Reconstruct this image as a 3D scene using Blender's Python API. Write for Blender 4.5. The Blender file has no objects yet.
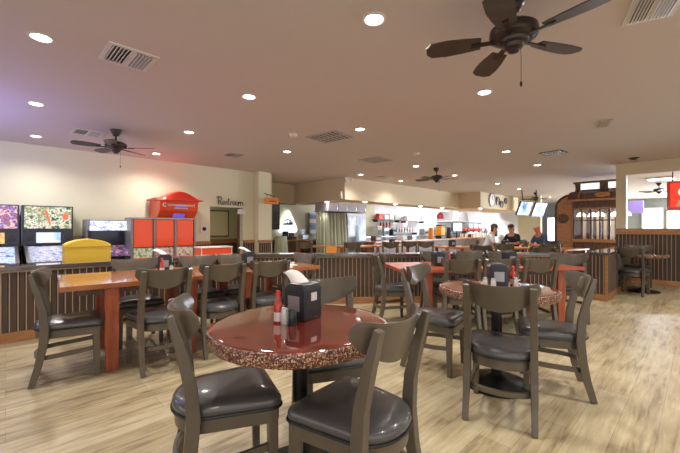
import bpy, bmesh, math, random
from mathutils import Vector, Matrix
random.seed(7)
S = bpy.context.scene
COL = S.collection
PI = math.pi
F = 348.0            # focal length in pixels of the 680 px wide frame
EYE = 1.2            # camera height
HOR = 228.5          # image row of the horizon
CEIL = 2.65
ROT = math.atan2(348, 362)          # the room is turned 44 degrees to the camera
UX, UY = math.cos(ROT), math.sin(ROT)

def UV(u, v, z=0.0):                 # room coordinates -> world
    return Vector((u*UX - v*UY, u*UY + v*UX, z))
def P(px, depth, z=0.0):             # a point of known depth below/above a column of the photo
    return Vector(((px-340)/F*depth, depth, z))
def VP(px, v, z=0.0):                # the point of the room plane v = const seen in column px
    d = v/(UX - UY*(px-340)/F)
    return P(px, d, z)
def UP(px, u, z=0.0):
    d = u/(UY + UX*(px-340)/F)
    return P(px, d, z)
def CP(px, py, zc=CEIL):             # point of a horizontal plane seen at a pixel
    d = F*(zc-EYE)/(HOR-py)
    return P(px, d, zc)

# ------------------------------------------------------------------ materials
def srgb(r, g, b):
    f = lambda c: (c/255/12.92) if c/255 <= .04045 else ((c/255+.055)/1.055)**2.4
    return (f(r), f(g), f(b), 1)
MATS = {}
def mat(name, col, rough=.5, metal=0, emit=None, estr=0, coat=0, trans=0, noise=None, bump=None, alpha=1):
    if name in MATS: return MATS[name]
    m = bpy.data.materials.new(name); m.use_nodes = True
    nt = m.node_tree; b = nt.nodes['Principled BSDF']
    b.inputs['Base Color'].default_value = col
    b.inputs['Roughness'].default_value = rough
    b.inputs['Metallic'].default_value = metal
    b.inputs['Coat Weight'].default_value = coat
    b.inputs['Coat Roughness'].default_value = .05
    b.inputs['Transmission Weight'].default_value = trans
    b.inputs['Alpha'].default_value = alpha
    if emit:
        b.inputs['Emission Color'].default_value = emit
        b.inputs['Emission Strength'].default_value = estr
    tc = None
    if noise or bump:
        tc = nt.nodes.new('ShaderNodeTexCoord')
    if noise:                        # (scale, second colour, stretch)
        sc, c2, st = noise
        mp = nt.nodes.new('ShaderNodeMapping'); mp.inputs['Scale'].default_value = st
        nt.links.new(tc.outputs['Object'], mp.inputs[0])
        n = nt.nodes.new('ShaderNodeTexNoise'); n.inputs['Scale'].default_value = sc
        n.inputs['Detail'].default_value = 5
        nt.links.new(mp.outputs[0], n.inputs['Vector'])
        r = nt.nodes.new('ShaderNodeValToRGB')
        r.color_ramp.elements[0].position = .35; r.color_ramp.elements[1].position = .68
        r.color_ramp.elements[0].color = col; r.color_ramp.elements[1].color = c2
        nt.links.new(n.outputs['Fac'], r.inputs[0])
        nt.links.new(r.outputs[0], b.inputs['Base Color'])
    if bump:                         # (scale, strength)
        n2 = nt.nodes.new('ShaderNodeTexNoise'); n2.inputs['Scale'].default_value = bump[0]
        n2.inputs['Detail'].default_value = 4
        nt.links.new(tc.outputs['Object'], n2.inputs['Vector'])
        bp = nt.nodes.new('ShaderNodeBump'); bp.inputs['Strength'].default_value = bump[1]
        bp.inputs['Distance'].default_value = .01
        nt.links.new(n2.outputs['Fac'], bp.inputs['Height'])
        nt.links.new(bp.outputs[0], b.inputs['Normal'])
    if coat >= 1: b.inputs['Coat IOR'].default_value = 1.75
    MATS[name] = m
    return m

def floor_mat():
    m = bpy.data.materials.new('oak_plank_floor'); m.use_nodes = True
    nt = m.node_tree; b = nt.nodes['Principled BSDF']; L = nt.links
    tc = nt.nodes.new('ShaderNodeTexCoord')
    mp = nt.nodes.new('ShaderNodeMapping'); mp.inputs['Rotation'].default_value = (0, 0, -ROT)
    L.new(tc.outputs['Object'], mp.inputs[0])
    br = nt.nodes.new('ShaderNodeTexBrick')
    br.inputs['Scale'].default_value = 1; br.inputs['Brick Width'].default_value = 1.22
    br.inputs['Row Height'].default_value = .18; br.inputs['Mortar Size'].default_value = .0016
    br.inputs['Mortar Smooth'].default_value = .4
    br.inputs['Color1'].default_value = (.2, .2, .2, 1); br.inputs['Color2'].default_value = (.8, .8, .8, 1)
    br.inputs['Mortar'].default_value = (.3, .3, .3, 1); br.offset = .37
    L.new(mp.outputs[0], br.inputs['Vector'])
    st = nt.nodes.new('ShaderNodeMapping'); st.inputs['Scale'].default_value = (1.2, 14, 1)
    L.new(mp.outputs[0], st.inputs[0])
    n = nt.nodes.new('ShaderNodeTexNoise'); n.inputs['Scale'].default_value = 2.2; n.inputs['Detail'].default_value = 8
    n.inputs['Roughness'].default_value = .65; n.inputs['Distortion'].default_value = .6
    L.new(st.outputs[0], n.inputs['Vector'])
    st2 = nt.nodes.new('ShaderNodeMapping'); st2.inputs['Scale'].default_value = (1.6, 5, 1)
    L.new(mp.outputs[0], st2.inputs[0])
    n2 = nt.nodes.new('ShaderNodeTexNoise'); n2.inputs['Scale'].default_value = 2.0; n2.inputs['Detail'].default_value = 3
    L.new(st2.outputs[0], n2.inputs['Vector'])
    mx = nt.nodes.new('ShaderNodeMix'); mx.data_type = 'FLOAT'; mx.inputs[0].default_value = .38
    L.new(n.outputs['Fac'], mx.inputs[2]); L.new(n2.outputs['Fac'], mx.inputs[3])
    mx2 = nt.nodes.new('ShaderNodeMix'); mx2.data_type = 'FLOAT'; mx2.inputs[0].default_value = .16
    L.new(mx.outputs[0], mx2.inputs[2]); L.new(br.outputs['Color'], mx2.inputs[3])
    r = nt.nodes.new('ShaderNodeValToRGB')
    e = r.color_ramp.elements
    e[0].position = .33; e[0].color = srgb(110, 94, 71)
    e[1].position = .60; e[1].color = srgb(201, 187, 152)
    k = e.new(.46); k.color = srgb(176, 158, 122)
    L.new(mx2.outputs[0], r.inputs[0])
    # knots
    vo = nt.nodes.new('ShaderNodeTexVoronoi'); vo.inputs['Scale'].default_value = 1.5
    st3 = nt.nodes.new('ShaderNodeMapping'); st3.inputs['Scale'].default_value = (1, 2.6, 1)
    L.new(mp.outputs[0], st3.inputs[0]); L.new(st3.outputs[0], vo.inputs['Vector'])
    kr = nt.nodes.new('ShaderNodeValToRGB'); kr.color_ramp.elements[0].position = .015; kr.color_ramp.elements[1].position = .09
    kr.color_ramp.elements[0].color = (.42, .35, .28, 1)
    L.new(vo.outputs['Distance'], kr.inputs[0])
    mm = nt.nodes.new('ShaderNodeMix'); mm.data_type = 'RGBA'; mm.blend_type = 'MULTIPLY'; mm.inputs[0].default_value = .8
    L.new(r.outputs[0], mm.inputs[6]); L.new(kr.outputs[0], mm.inputs[7])
    m2 = nt.nodes.new('ShaderNodeMix'); m2.data_type = 'RGBA'; m2.blend_type = 'MULTIPLY'
    L.new(br.outputs['Fac'], m2.inputs[0]); L.new(mm.outputs[2], m2.inputs[6]); m2.inputs[7].default_value = (.6, .55, .5, 1)
    L.new(m2.outputs[2], b.inputs['Base Color'])
    b.inputs['Roughness'].default_value = .38
    bp = nt.nodes.new('ShaderNodeBump'); bp.inputs['Strength'].default_value = .12; bp.inputs['Distance'].default_value = .004
    L.new(n.outputs['Fac'], bp.inputs['Height']); L.new(bp.outputs[0], b.inputs['Normal'])
    return m

def speckle_mat():                   # rough bark-like rim of the round tables
    m = bpy.data.materials.new('speckled_rim'); m.use_nodes = True
    nt = m.node_tree; b = nt.nodes['Principled BSDF']; L = nt.links
    tc = nt.nodes.new('ShaderNodeTexCoord')
    vo = nt.nodes.new('ShaderNodeTexVoronoi'); vo.inputs['Scale'].default_value = 210
    L.new(tc.outputs['Object'], vo.inputs['Vector'])
    sp = nt.nodes.new('ShaderNodeSeparateColor'); L.new(vo.outputs['Color'], sp.inputs[0])
    r = nt.nodes.new('ShaderNodeValToRGB'); r.color_ramp.interpolation = 'CONSTANT'
    e = r.color_ramp.elements; e[0].color = srgb(66, 34, 27); e[1].position = .40; e[1].color = srgb(120, 64, 46)
    k = e.new(.68); k.color = srgb(176, 132, 104)
    k = e.new(.90); k.color = srgb(206, 184, 158)
    L.new(sp.outputs[0], r.inputs[0]); L.new(r.outputs[0], b.inputs['Base Color'])
    bp = nt.nodes.new('ShaderNodeBump'); bp.inputs['Strength'].default_value = .5; bp.inputs['Distance'].default_value = .003
    L.new(vo.outputs['Distance'], bp.inputs['Height']); L.new(bp.outputs[0], b.inputs['Normal'])
    b.inputs['Roughness'].default_value = .4
    return m

def art_mat(name, cols, scale=9, estr=1.0, seed=0.0):   # a busy backlit picture: patches of several colours
    m = bpy.data.materials.new(name); m.use_nodes = True
    nt = m.node_tree; b = nt.nodes['Principled BSDF']; L = nt.links
    tc = nt.nodes.new('ShaderNodeTexCoord')
    mp = nt.nodes.new('ShaderNodeMapping'); mp.inputs['Location'].default_value = (seed, seed*1.7, seed*.6)
    L.new(tc.outputs['Object'], mp.inputs[0])
    n = nt.nodes.new('ShaderNodeTexNoise'); n.inputs['Scale'].default_value = scale; n.inputs['Detail'].default_value = 3; n.inputs['Roughness'].default_value = .7
    L.new(mp.outputs[0], n.inputs['Vector'])
    r = nt.nodes.new('ShaderNodeValToRGB')
    e = r.color_ramp.elements
    for i, c in enumerate(cols):
        pos = .32 + .38*i/(len(cols)-1)
        if i == 0: e[0].position = pos; e[0].color = c
        elif i == len(cols)-1: e[len(e)-1].position = pos; e[len(e)-1].color = c
        else:
            k = e.new(pos); k.color = c
    L.new(n.outputs['Fac'], r.inputs[0])
    L.new(r.outputs[0], b.inputs['Base Color']); L.new(r.outputs[0], b.inputs['Emission Color'])
    b.inputs['Emission Strength'].default_value = estr; b.inputs['Roughness'].default_value = .2
    return m

M = dict(
    floor=floor_mat(), rim=speckle_mat(),
    ceiling=mat('ceiling_plaster', srgb(202, 190, 185), .9, bump=(60, .15)),
    cream=mat('cream_wall_paint', srgb(224, 219, 190), .85, bump=(40, .08)),
    tan=mat('tan_wall_paint', srgb(212, 196, 168), .85, bump=(40, .08)),
    white_wall=mat('white_kitchen_wall', srgb(214, 217, 224), .5),
    grey_wall=mat('grey_blue_wall_paint', srgb(150, 164, 168), .85),
    greenish=mat('pale_green_wall_paint', srgb(214, 212, 176), .85),
    sheet=mat('brown_corrugated_metal', srgb(92, 74, 62), .5, .25, noise=(3, srgb(76, 60, 50), (1, 1, .3))),
    ridge=mat('ridge_highlight_and_trim', srgb(172, 150, 128), .45, .3),  # pale ridge tops hold a painted glossy highlight; plain pale metal on cap trim
    oak=mat('light_oak_trim', srgb(176, 124, 78), .5, noise=(5, srgb(146, 98, 58), (1, 1, 6))),
    dark_cap=mat('dark_grey_counter_cap', srgb(88, 80, 76), .2, coat=1),
    taupe=mat('taupe_painted_wood', srgb(99, 89, 75), .36, coat=.2, noise=(9, srgb(90, 80, 67), (1, 1, .25))),
    vinyl=mat('black_vinyl', srgb(76, 75, 75), .30, coat=.55, bump=(14, .06)),
    piping=mat('black_vinyl_piping', srgb(30, 29, 30), .4),
    mahog=mat('mahogany_gloss', srgb(184, 112, 62), .22, coat=.7, noise=(3, srgb(152, 82, 44), (.7, 5, 1))),
    redwood=mat('red_stained_wood', srgb(190, 88, 52), .34, coat=.3, noise=(4, srgb(160, 70, 44), (1, 6, 6))),
    redleg=mat('red_orange_stained_leg', srgb(178, 90, 54), .28, coat=.3, noise=(4, srgb(136, 62, 38), (6, 6, 1))),
    round_top=mat('red_brown_resin_top', srgb(128, 46, 26), .08, coat=1, noise=(6, srgb(88, 30, 18), (1, 1.6, 1))),
    iron=mat('black_cast_iron', srgb(34, 32, 31), .4, .5, bump=(50, .1)),
    blackp=mat('black_plastic', srgb(44, 46, 50), .3),
    chrome=mat('brushed_steel', srgb(190, 192, 196), .28, 1),
    silver=mat('grey_plate', srgb(168, 170, 172), .3, .6),
    paper=mat('white_paper', srgb(238, 234, 228), .8),
    sauce=mat('red_hot_sauce', srgb(190, 52, 28), .2, coat=.5),
    redcap=mat('red_cap', srgb(205, 40, 30), .35),
    label=mat('white_label', srgb(228, 220, 214), .5),
    glass=mat('clear_glass', (1, 1, 1, 1), .02, trans=1),
    salt=mat('pale_salt_glass', srgb(214, 206, 194), .25, coat=.4),
    bronze=mat('dark_bronze', srgb(62, 52, 48), .32, .6),
    blade=mat('dark_walnut_blade', srgb(76, 62, 54), .42, noise=(5, srgb(60, 48, 42), (1, 6, 1))),
    lamp=mat('lit_lamp_lens', (1, 1, 1, 1), .3, emit=(1, .96, .90, 1), estr=14),
    white=mat('white_metal', srgb(212, 205, 198), .45),
    ventw=mat('vent_grey_paint', srgb(176, 164, 156), .5),
    dark=mat('dark_void', srgb(30, 27, 26), .8),
    red=mat('red_gloss_plastic', srgb(240, 82, 36), .3, coat=.3),
    redlid=mat('deep_red_plastic', srgb(220, 56, 40), .3, coat=.3),
    yellow=mat('yellow_panel', srgb(228, 188, 56), .45),
    cabinet=mat('dark_game_cabinet', srgb(58, 56, 62), .4),
    cab_blue=mat('blue_lit_side_and_paper', srgb(108, 132, 178), .4),
    cab_grey=mat('lavender_grey_cabinet', srgb(176, 168, 176), .5),
    grey=mat('grey_metal', srgb(140, 136, 134), .4, .4),
    black_ink=mat('black_paint', srgb(34, 32, 32), .6),
    steel=mat('stainless_steel', srgb(104, 106, 110), .42, .5, noise=(6, srgb(164, 166, 172), (1, 1, .5))),
    greencloth=mat('grey_green_cloth', srgb(176, 178, 156), .9, bump=(40, .2)),
    woodmid=mat('mid_brown_wood', srgb(190, 136, 90), .45, noise=(6, srgb(164, 112, 72), (1, 1, 5))),
    wooddark=mat('dark_brown_wood', srgb(112, 84, 66), .5, noise=(6, srgb(78, 52, 38), (1, 5, 1))),
    woodtable=mat('orange_wood_table', srgb(206, 132, 76), .3, coat=.3, noise=(4, srgb(176, 102, 56), (1, 6, 1))),
    orange=mat('orange_panel', srgb(240, 158, 62), .5),
    neon=mat('lit_white_sign', (1, 1, 1, 1), .3, emit=(.86, .90, 1, 1), estr=.95),
    winlight=mat('daylit_window', (1, 1, 1, 1), .3, emit=(.95, .98, 1, 1), estr=2.2),
    panel_lamp=mat('lit_kitchen_panel', (1, 1, 1, 1), .3, emit=(.95, .98, 1, 1), estr=2.5),
    screen=art_mat('sports_screen', [srgb(60, 90, 160), srgb(110, 150, 215), srgb(225, 235, 250), srgb(150, 180, 230)], 2.2, .9, 3),
    skin=mat('skin', srgb(212, 146, 116), .55),
    skin_red=mat('ruddy_skin', srgb(204, 122, 88), .5),
    hair=mat('brown_hair', srgb(82, 58, 44), .7),
    navy=mat('blue_shirt_cloth', srgb(62, 78, 108), .85),
    black_cloth=mat('black_cloth', srgb(44, 44, 50), .85),
    pale_cloth=mat('pale_cloth', srgb(206, 204, 200), .85),
    amber=mat('amber_drink', srgb(240, 176, 40), .2, coat=.4),
    pink=mat('pink_lit_sign', srgb(250, 190, 200), .4, emit=srgb(250, 170, 190), estr=1.6),
    bottle_green=mat('green_bottle_glass', srgb(60, 92, 58), .15, coat=.4),
    bottle_brown=mat('brown_bottle_glass', srgb(104, 62, 36), .15, coat=.4),
)

# ------------------------------------------------------------------ mesh helper
class MB:
    def __init__(self): self.bm = bmesh.new(); self.mi = 0
    def _xf(self, vs, mtx):
        if mtx is not None:
            for v in vs: v.co = mtx @ v.co
    def face(self, vs):
        try:
            f = self.bm.faces.new(vs); f.material_index = self.mi; return f
        except ValueError: return None
    def box(self, x0, x1, y0, y1, z0, z1, mtx=None):
        c = [self.bm.verts.new(p) for p in ((x0,y0,z0),(x1,y0,z0),(x1,y1,z0),(x0,y1,z0),(x0,y0,z1),(x1,y0,z1),(x1,y1,z1),(x0,y1,z1))]
        for q in ((3,2,1,0),(4,5,6,7),(0,1,5,4),(1,2,6,5),(2,3,7,6),(3,0,4,7)): self.face([c[i] for i in q])
        self._xf(c, mtx); return self
    def prism(self, pts, z0, z1, mtx=None):          # outline in xy, extruded in z
        a = [self.bm.verts.new((x, y, z0)) for x, y in pts]; b = [self.bm.verts.new((x, y, z1)) for x, y in pts]
        n = len(pts); self.face(a[::-1]); self.face(b)
        for i in range(n): self.face([a[i], a[(i+1) % n], b[(i+1) % n], b[i]])
        self._xf(a+b, mtx); return self
    def lathe(self, prof, n=24, mtx=None):           # (radius, z) pairs
        rings = []
        allv = []
        for r, z in prof:
            ring = [self.bm.verts.new((r*math.cos(2*PI*i/n), r*math.sin(2*PI*i/n), z)) for i in range(n)]
            rings.append(ring); allv += ring
        for a, b in zip(rings, rings[1:]):
            for i in range(n): self.face([a[i], a[(i+1) % n], b[(i+1) % n], b[i]])
        self.face(rings[0][::-1]); self.face(rings[-1])
        self._xf(allv, mtx); return self
    def sweep(self, path, sect, up=Vector((0, 0, 1)), closed=False):   # rectangular bars: sect gives (a, b) half sizes per path point
        rings = []
        n = len(path)
        for i, p in enumerate(path):
            p = Vector(p)
            t = (Vector(path[min(i+1, n-1)]) - Vector(path[max(i-1, 0)])).normalized()
            s = t.cross(up); s = s.normalized() if s.length > 1e-5 else Vector((1, 0, 0))
            w = s.cross(t).normalized()
            a, b = sect[i] if isinstance(sect, list) else sect
            rings.append([self.bm.verts.new(p + s*a*dx + w*b*dy) for dx, dy in ((-1,-1),(1,-1),(1,1),(-1,1))])
        for a, b in zip(rings, rings[1:]):
            for k in range(4): self.face([a[k], a[(k+1) % 4], b[(k+1) % 4], b[k]])
        self.face(rings[0][::-1]); self.face(rings[-1]); return self
    def tube(self, path, r, n=8):
        rings = []; m = len(path)
        for i, p in enumerate(path):
            p = Vector(p)
            t = (Vector(path[min(i+1, m-1)]) - Vector(path[max(i-1, 0)])).normalized()
            up = Vector((0, 0, 1)) if abs(t.z) < .9 else Vector((1, 0, 0))
            s = t.cross(up).normalized(); w = s.cross(t).normalized()
            rr = r[i] if isinstance(r, (list, tuple)) else r
            rings.append([self.bm.verts.new(p + s*rr*math.cos(2*PI*k/n) + w*rr*math.sin(2*PI*k/n)) for k in range(n)])
        for a, b in zip(rings, rings[1:]):
            for k in range(n): self.face([a[k], a[(k+1) % n], b[(k+1) % n], b[k]])
        self.face(rings[0][::-1]); self.face(rings[-1]); return self
    def ball(self, c, r, n=10):
        c = Vector(c); r = r if isinstance(r, (tuple, list)) else (r, r, r)
        res = bmesh.ops.create_uvsphere(self.bm, u_segments=n*2, v_segments=n, radius=1)
        for v in res['verts']: v.co = Vector((v.co.x*r[0], v.co.y*r[1], v.co.z*r[2])) + c
        for f in self.bm.faces:
            if f.verts[0] in res['verts']: f.material_index = self.mi
        return self
    def build(self, name, mats, parent=None, smooth=False, bevel=0, loc=None, rotz=0, seg=2):
        bmesh.ops.recalc_face_normals(self.bm, faces=self.bm.faces)
        me = bpy.data.meshes.new(name); self.bm.to_mesh(me); self.bm.free()
        for mm in (mats if isinstance(mats, (list, tuple)) else [mats]): me.materials.append(mm)
        if smooth:
            me.polygons.foreach_set('use_smooth', [True]*len(me.polygons))
            try: me.set_sharp_from_angle(angle=math.radians(38))
            except Exception: pass
        o = bpy.data.objects.new(name, me); COL.objects.link(o)
        if parent is not None: o.parent = parent
        if loc is not None: o.location = loc
        o.rotation_euler.z = rotz
        if bevel:
            b = o.modifiers.new('bevel', 'BEVEL'); b.width = bevel; b.segments = seg; b.limit_method = 'ANGLE'; b.angle_limit = math.radians(40)
        return o

def tag(o, label, cat, group=None, kind=None):
    o['label'] = label; o['category'] = cat
    if group: o['group'] = group
    if kind: o['kind'] = kind
    return o
def thing(name, label, cat, loc=(0, 0, 0), rotz=0, group=None):
    o = bpy.data.objects.new(name, None); COL.objects.link(o); o.empty_display_size = .1
    o.location = loc; o.rotation_euler.z = rotz
    return tag(o, label, cat, group)
def struct(o): o['kind'] = 'structure'; return o
KIDS = {}
def dup(root, loc, rotz, label, group=None):
    r = root.copy(); COL.objects.link(r); r.location = loc; r.rotation_euler = (0, 0, rotz)
    r['label'] = label
    if group: r['group'] = group
    if root.name not in KIDS:
        KIDS[root.name] = [(c, list(c.children)) for c in root.children]
    for c, gs in KIDS[root.name]:
        if c.type == 'LIGHT':
            k = c.copy(); COL.objects.link(k); k.parent = r; continue
        k = c.copy(); COL.objects.link(k); k.parent = r
        for g in gs:
            q = g.copy(); COL.objects.link(q); q.parent = k
    return r
def face_rot(fx, fy):                # rotation so that local +Y points along (fx, fy)
    return math.atan2(fy, fx) - PI/2

# ------------------------------------------------------------------ setting
b = MB(); b.box(-9, 27, -4, 30, -.1, 0); struct(b.build('floor', M['floor']))
b = MB(); b.box(-9, 27, -4, 30, CEIL, CEIL+.1); struct(b.build('ceiling', M['ceiling']))

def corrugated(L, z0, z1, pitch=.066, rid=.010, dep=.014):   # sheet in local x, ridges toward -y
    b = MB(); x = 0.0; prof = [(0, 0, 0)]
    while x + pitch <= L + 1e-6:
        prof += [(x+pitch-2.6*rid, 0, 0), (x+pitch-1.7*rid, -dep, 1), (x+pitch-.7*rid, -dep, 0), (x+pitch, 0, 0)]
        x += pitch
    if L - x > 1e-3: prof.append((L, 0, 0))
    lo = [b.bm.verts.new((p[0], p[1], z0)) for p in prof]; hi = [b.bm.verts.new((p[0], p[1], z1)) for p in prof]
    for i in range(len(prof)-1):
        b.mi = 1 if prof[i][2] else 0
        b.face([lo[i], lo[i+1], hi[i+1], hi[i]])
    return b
def half_wall(name, p0, p1, h, thick=.16, cap_over=.05):
    """low partition from p0 to p1 (its visible face), capped and clad in corrugated metal"""
    p0 = Vector(p0); p1 = Vector(p1); d = p1-p0; L = d.length; a = math.atan2(d.y, d.x)
    b = MB(); b.box(0, L, .01, thick, 0, h-.045)
    core = struct(b.build(name, M['wooddark'], loc=(p0.x, p0.y, 0), rotz=a))
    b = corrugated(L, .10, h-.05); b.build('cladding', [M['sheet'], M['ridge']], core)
    b = MB(); b.box(-.01, L+.01, -.022, .012, 0, .105); b.build('baseboard', M['oak'], core, bevel=.004)
    b = MB(); b.box(-.01, L+.01, -.018, .012, h-.065, h-.045); b.build('cap_trim', M['ridge'], core)
    b = MB(); b.box(-.02, L+.02, -cap_over, thick+cap_over, h-.045, h); b.build('cap', M['dark_cap'], core, bevel=.006)
    return core
HW = .80
bend = Vector((-1.57, 5.495, 0))
d_u = Vector((UX, UY, 0)); d_v = Vector((-UY, UX, 0))
half_wall('wall_low_left', bend - d_u*6.0, bend, HW)
half_wall('wall_low_front', bend, Vector((3.70, 5.70, 0)), HW)
# short half wall on the right, its end turned to the camera
c0 = UV(7.16, 1.10)
rw = half_wall('wall_low_right', c0, UV(9.95, 1.10), HW, thick=.22)
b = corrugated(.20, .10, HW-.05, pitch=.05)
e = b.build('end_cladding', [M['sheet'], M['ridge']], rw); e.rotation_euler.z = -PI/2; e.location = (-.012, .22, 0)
b = MB(); b.box(-.03, .012, -.024, .018, 0, HW-.045); b.build('corner_trim', M['oak'], rw, bevel=.003)
b = MB(); b.box(-.034, .0, -.024, .24, 0, .105); b.build('end_baseboard', M['oak'], rw, bevel=.003)

def wall_uv(name, u0, u1, v0, v1, z0, z1, m, parent=None):
    b = MB(); b.box(u0, u1, v0, v1, z0, z1)
    o = b.build(name, m, parent, rotz=0 if parent else ROT)
    if not parent: struct(o)
    return o
# left wall with the restroom doorway
wl = wall_uv('wall_left', -5, 3.46, 8.0, 8.15, 0, CEIL, M['cream'])
b = MB(); b.box(3.46, 4.30, 8.0, 8.15, 1.72, CEIL); b.build('door_header', M['cream'], wl)
b = MB(); b.box(4.30, 4.62, 8.0, 8.15, 0, CEIL); b.build('wall_return', M['cream'], wl)
for (a0, a1) in ((-5, 3.46), (4.30, 4.62)):
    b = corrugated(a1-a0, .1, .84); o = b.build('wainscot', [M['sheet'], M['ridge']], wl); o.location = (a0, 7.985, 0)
    b = MB(); b.box(a0, a1, 7.955, 8.0, .83, .905); b.build('wainscot_rail', M['oak'], wl, bevel=.004)
    b = MB(); b.box(a0, a1, 7.965, 8.0, 0, .1); b.build('baseboard', M['oak'], wl, bevel=.004)
# recess behind the doorway
wr = wall_uv('wall_restroom_hall', 3.0, 5.6, 9.05, 9.15, 0, CEIL, M['greenish'])
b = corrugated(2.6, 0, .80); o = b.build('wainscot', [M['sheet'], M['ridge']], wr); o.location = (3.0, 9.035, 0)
b = MB(); b.box(3.0, 5.6, 9.0, 9.05, .80, .92); b.build('wainscot_rail', M['oak'], wr)
wall_uv('trim_1', 4.30, 4.40, 8.02, 8.30, 0, 1.72, M['wooddark'])
# pillar closing the left wall
pl = wall_uv('pillar', 4.62, 4.98, 7.78, 8.6, 0, CEIL, M['cream'])
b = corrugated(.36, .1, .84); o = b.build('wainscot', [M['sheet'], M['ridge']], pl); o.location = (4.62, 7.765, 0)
b = MB(); b.box(4.60, 5.0, 7.735, 7.78, .83, .905); b.build('wainscot_rail', M['oak'], pl)
wall_uv('wall_behind_pillar', 4.98, 5.16, 8.0, 9.9, 0, CEIL, M['tan'])
# far wall behind the bar and kitchen
wall_uv('wall_back', 5.1, 11.6, 9.9, 10.05, 0, CEIL, M['cream'])
wall_uv('wall_kitchen', 11.6, 23, 9.9, 10.05, 0, CEIL, M['white_wall'])
# dropped soffits
sf = wall_uv('soffit_beam', 6.89, 13.5, 6.97, 7.75, 2.02, CEIL, M['tan'])
b = MB(); b.box(6.89, 7.6, 7.75, 9.7, 2.02, CEIL); b.build('soffit_return', M['tan'], sf)
b = MB(); b.box(5.16, 6.89, 9.35, 9.9, 2.02, CEIL); b.build('soffit_back', M['tan'], sf)
s2 = wall_uv('soffit_beam_far', 13.5, 18.6, 6.05, 7.75, 2.02, CEIL, M['tan'])
wall_uv('wall_kitchen_side', 19.2, 19.3, 5.83, 9.9, 0, CEIL, M['white_wall'])
# kitchen end pier, cream, under the screens
wall_uv('wall_kitchen_end', 16.9, 17.1, 4.9, 5.83, 0, CEIL, M['cream'])
# right wall with the wide opening above the wainscot
rwall = wall_uv('wall_right', 9.95, 10.10, 1.19, 1.35, 0, CEIL, M['tan'])
b = MB(); b.box(9.95, 10.10, -7, 1.19, 2.39, CEIL); b.build('lintel', M['tan'], rwall)
b = MB(); b.box(9.95, 10.10, -7, 1.19, 0, 1.08); b.build('low_wall', M['tan'], rwall)
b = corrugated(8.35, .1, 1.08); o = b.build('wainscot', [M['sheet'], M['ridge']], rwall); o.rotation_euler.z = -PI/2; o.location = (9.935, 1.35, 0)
b = MB(); b.box(9.90, 10.14, -7, 1.36, 1.07, 1.20); b.build('wainscot_rail', M['woodmid'], rwall, bevel=.006)
b = MB(); b.box(9.92, 9.96, -7, 1.36, 0, .115); b.build('baseboard', M['woodmid'], rwall, bevel=.004)
b = MB(); b.box(9.945, 10.105, 1.165, 1.19, 1.2, 2.39); b.build('jamb', M['white'], rwall)
# far wall of the next room, with daylit windows
wf = wall_uv('wall_far', 22.5, 22.7, -14, 10, 0, CEIL, M['grey_wall'])
def far_window(n, px0, px1, z0, z1):
    a = UP(px0, 22.45); c = UP(px1, 22.45)
    v0 = -a.x*UY + a.y*UX; v1 = -c.x*UY + c.y*UX
    lo, hi = min(v0, v1), max(v0, v1)
    b = MB(); b.box(22.46, 22.49, lo, hi, z0, z1); w = struct(b.build('window_%d' % n, M['winlight'], rotz=ROT))
    b = MB()
    b.box(22.40, 22.5, lo-.06, lo, z0-.06, z1+.06); b.box(22.40, 22.5, hi, hi+.06, z0-.06, z1+.06)
    b.box(22.40, 22.5, lo, hi, z1, z1+.06); b.box(22.40, 22.5, lo, hi, z0-.06, z0)
    b.build('window_frame', M['white'], w)
far_window(1, 643, 662, .5, 2.15)
far_window(2, 668, 679, .5, 2.15)
far_window(3, 548, 558, .5, 1.80)
far_window(4, 690, 712, .5, 2.15)

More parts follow.
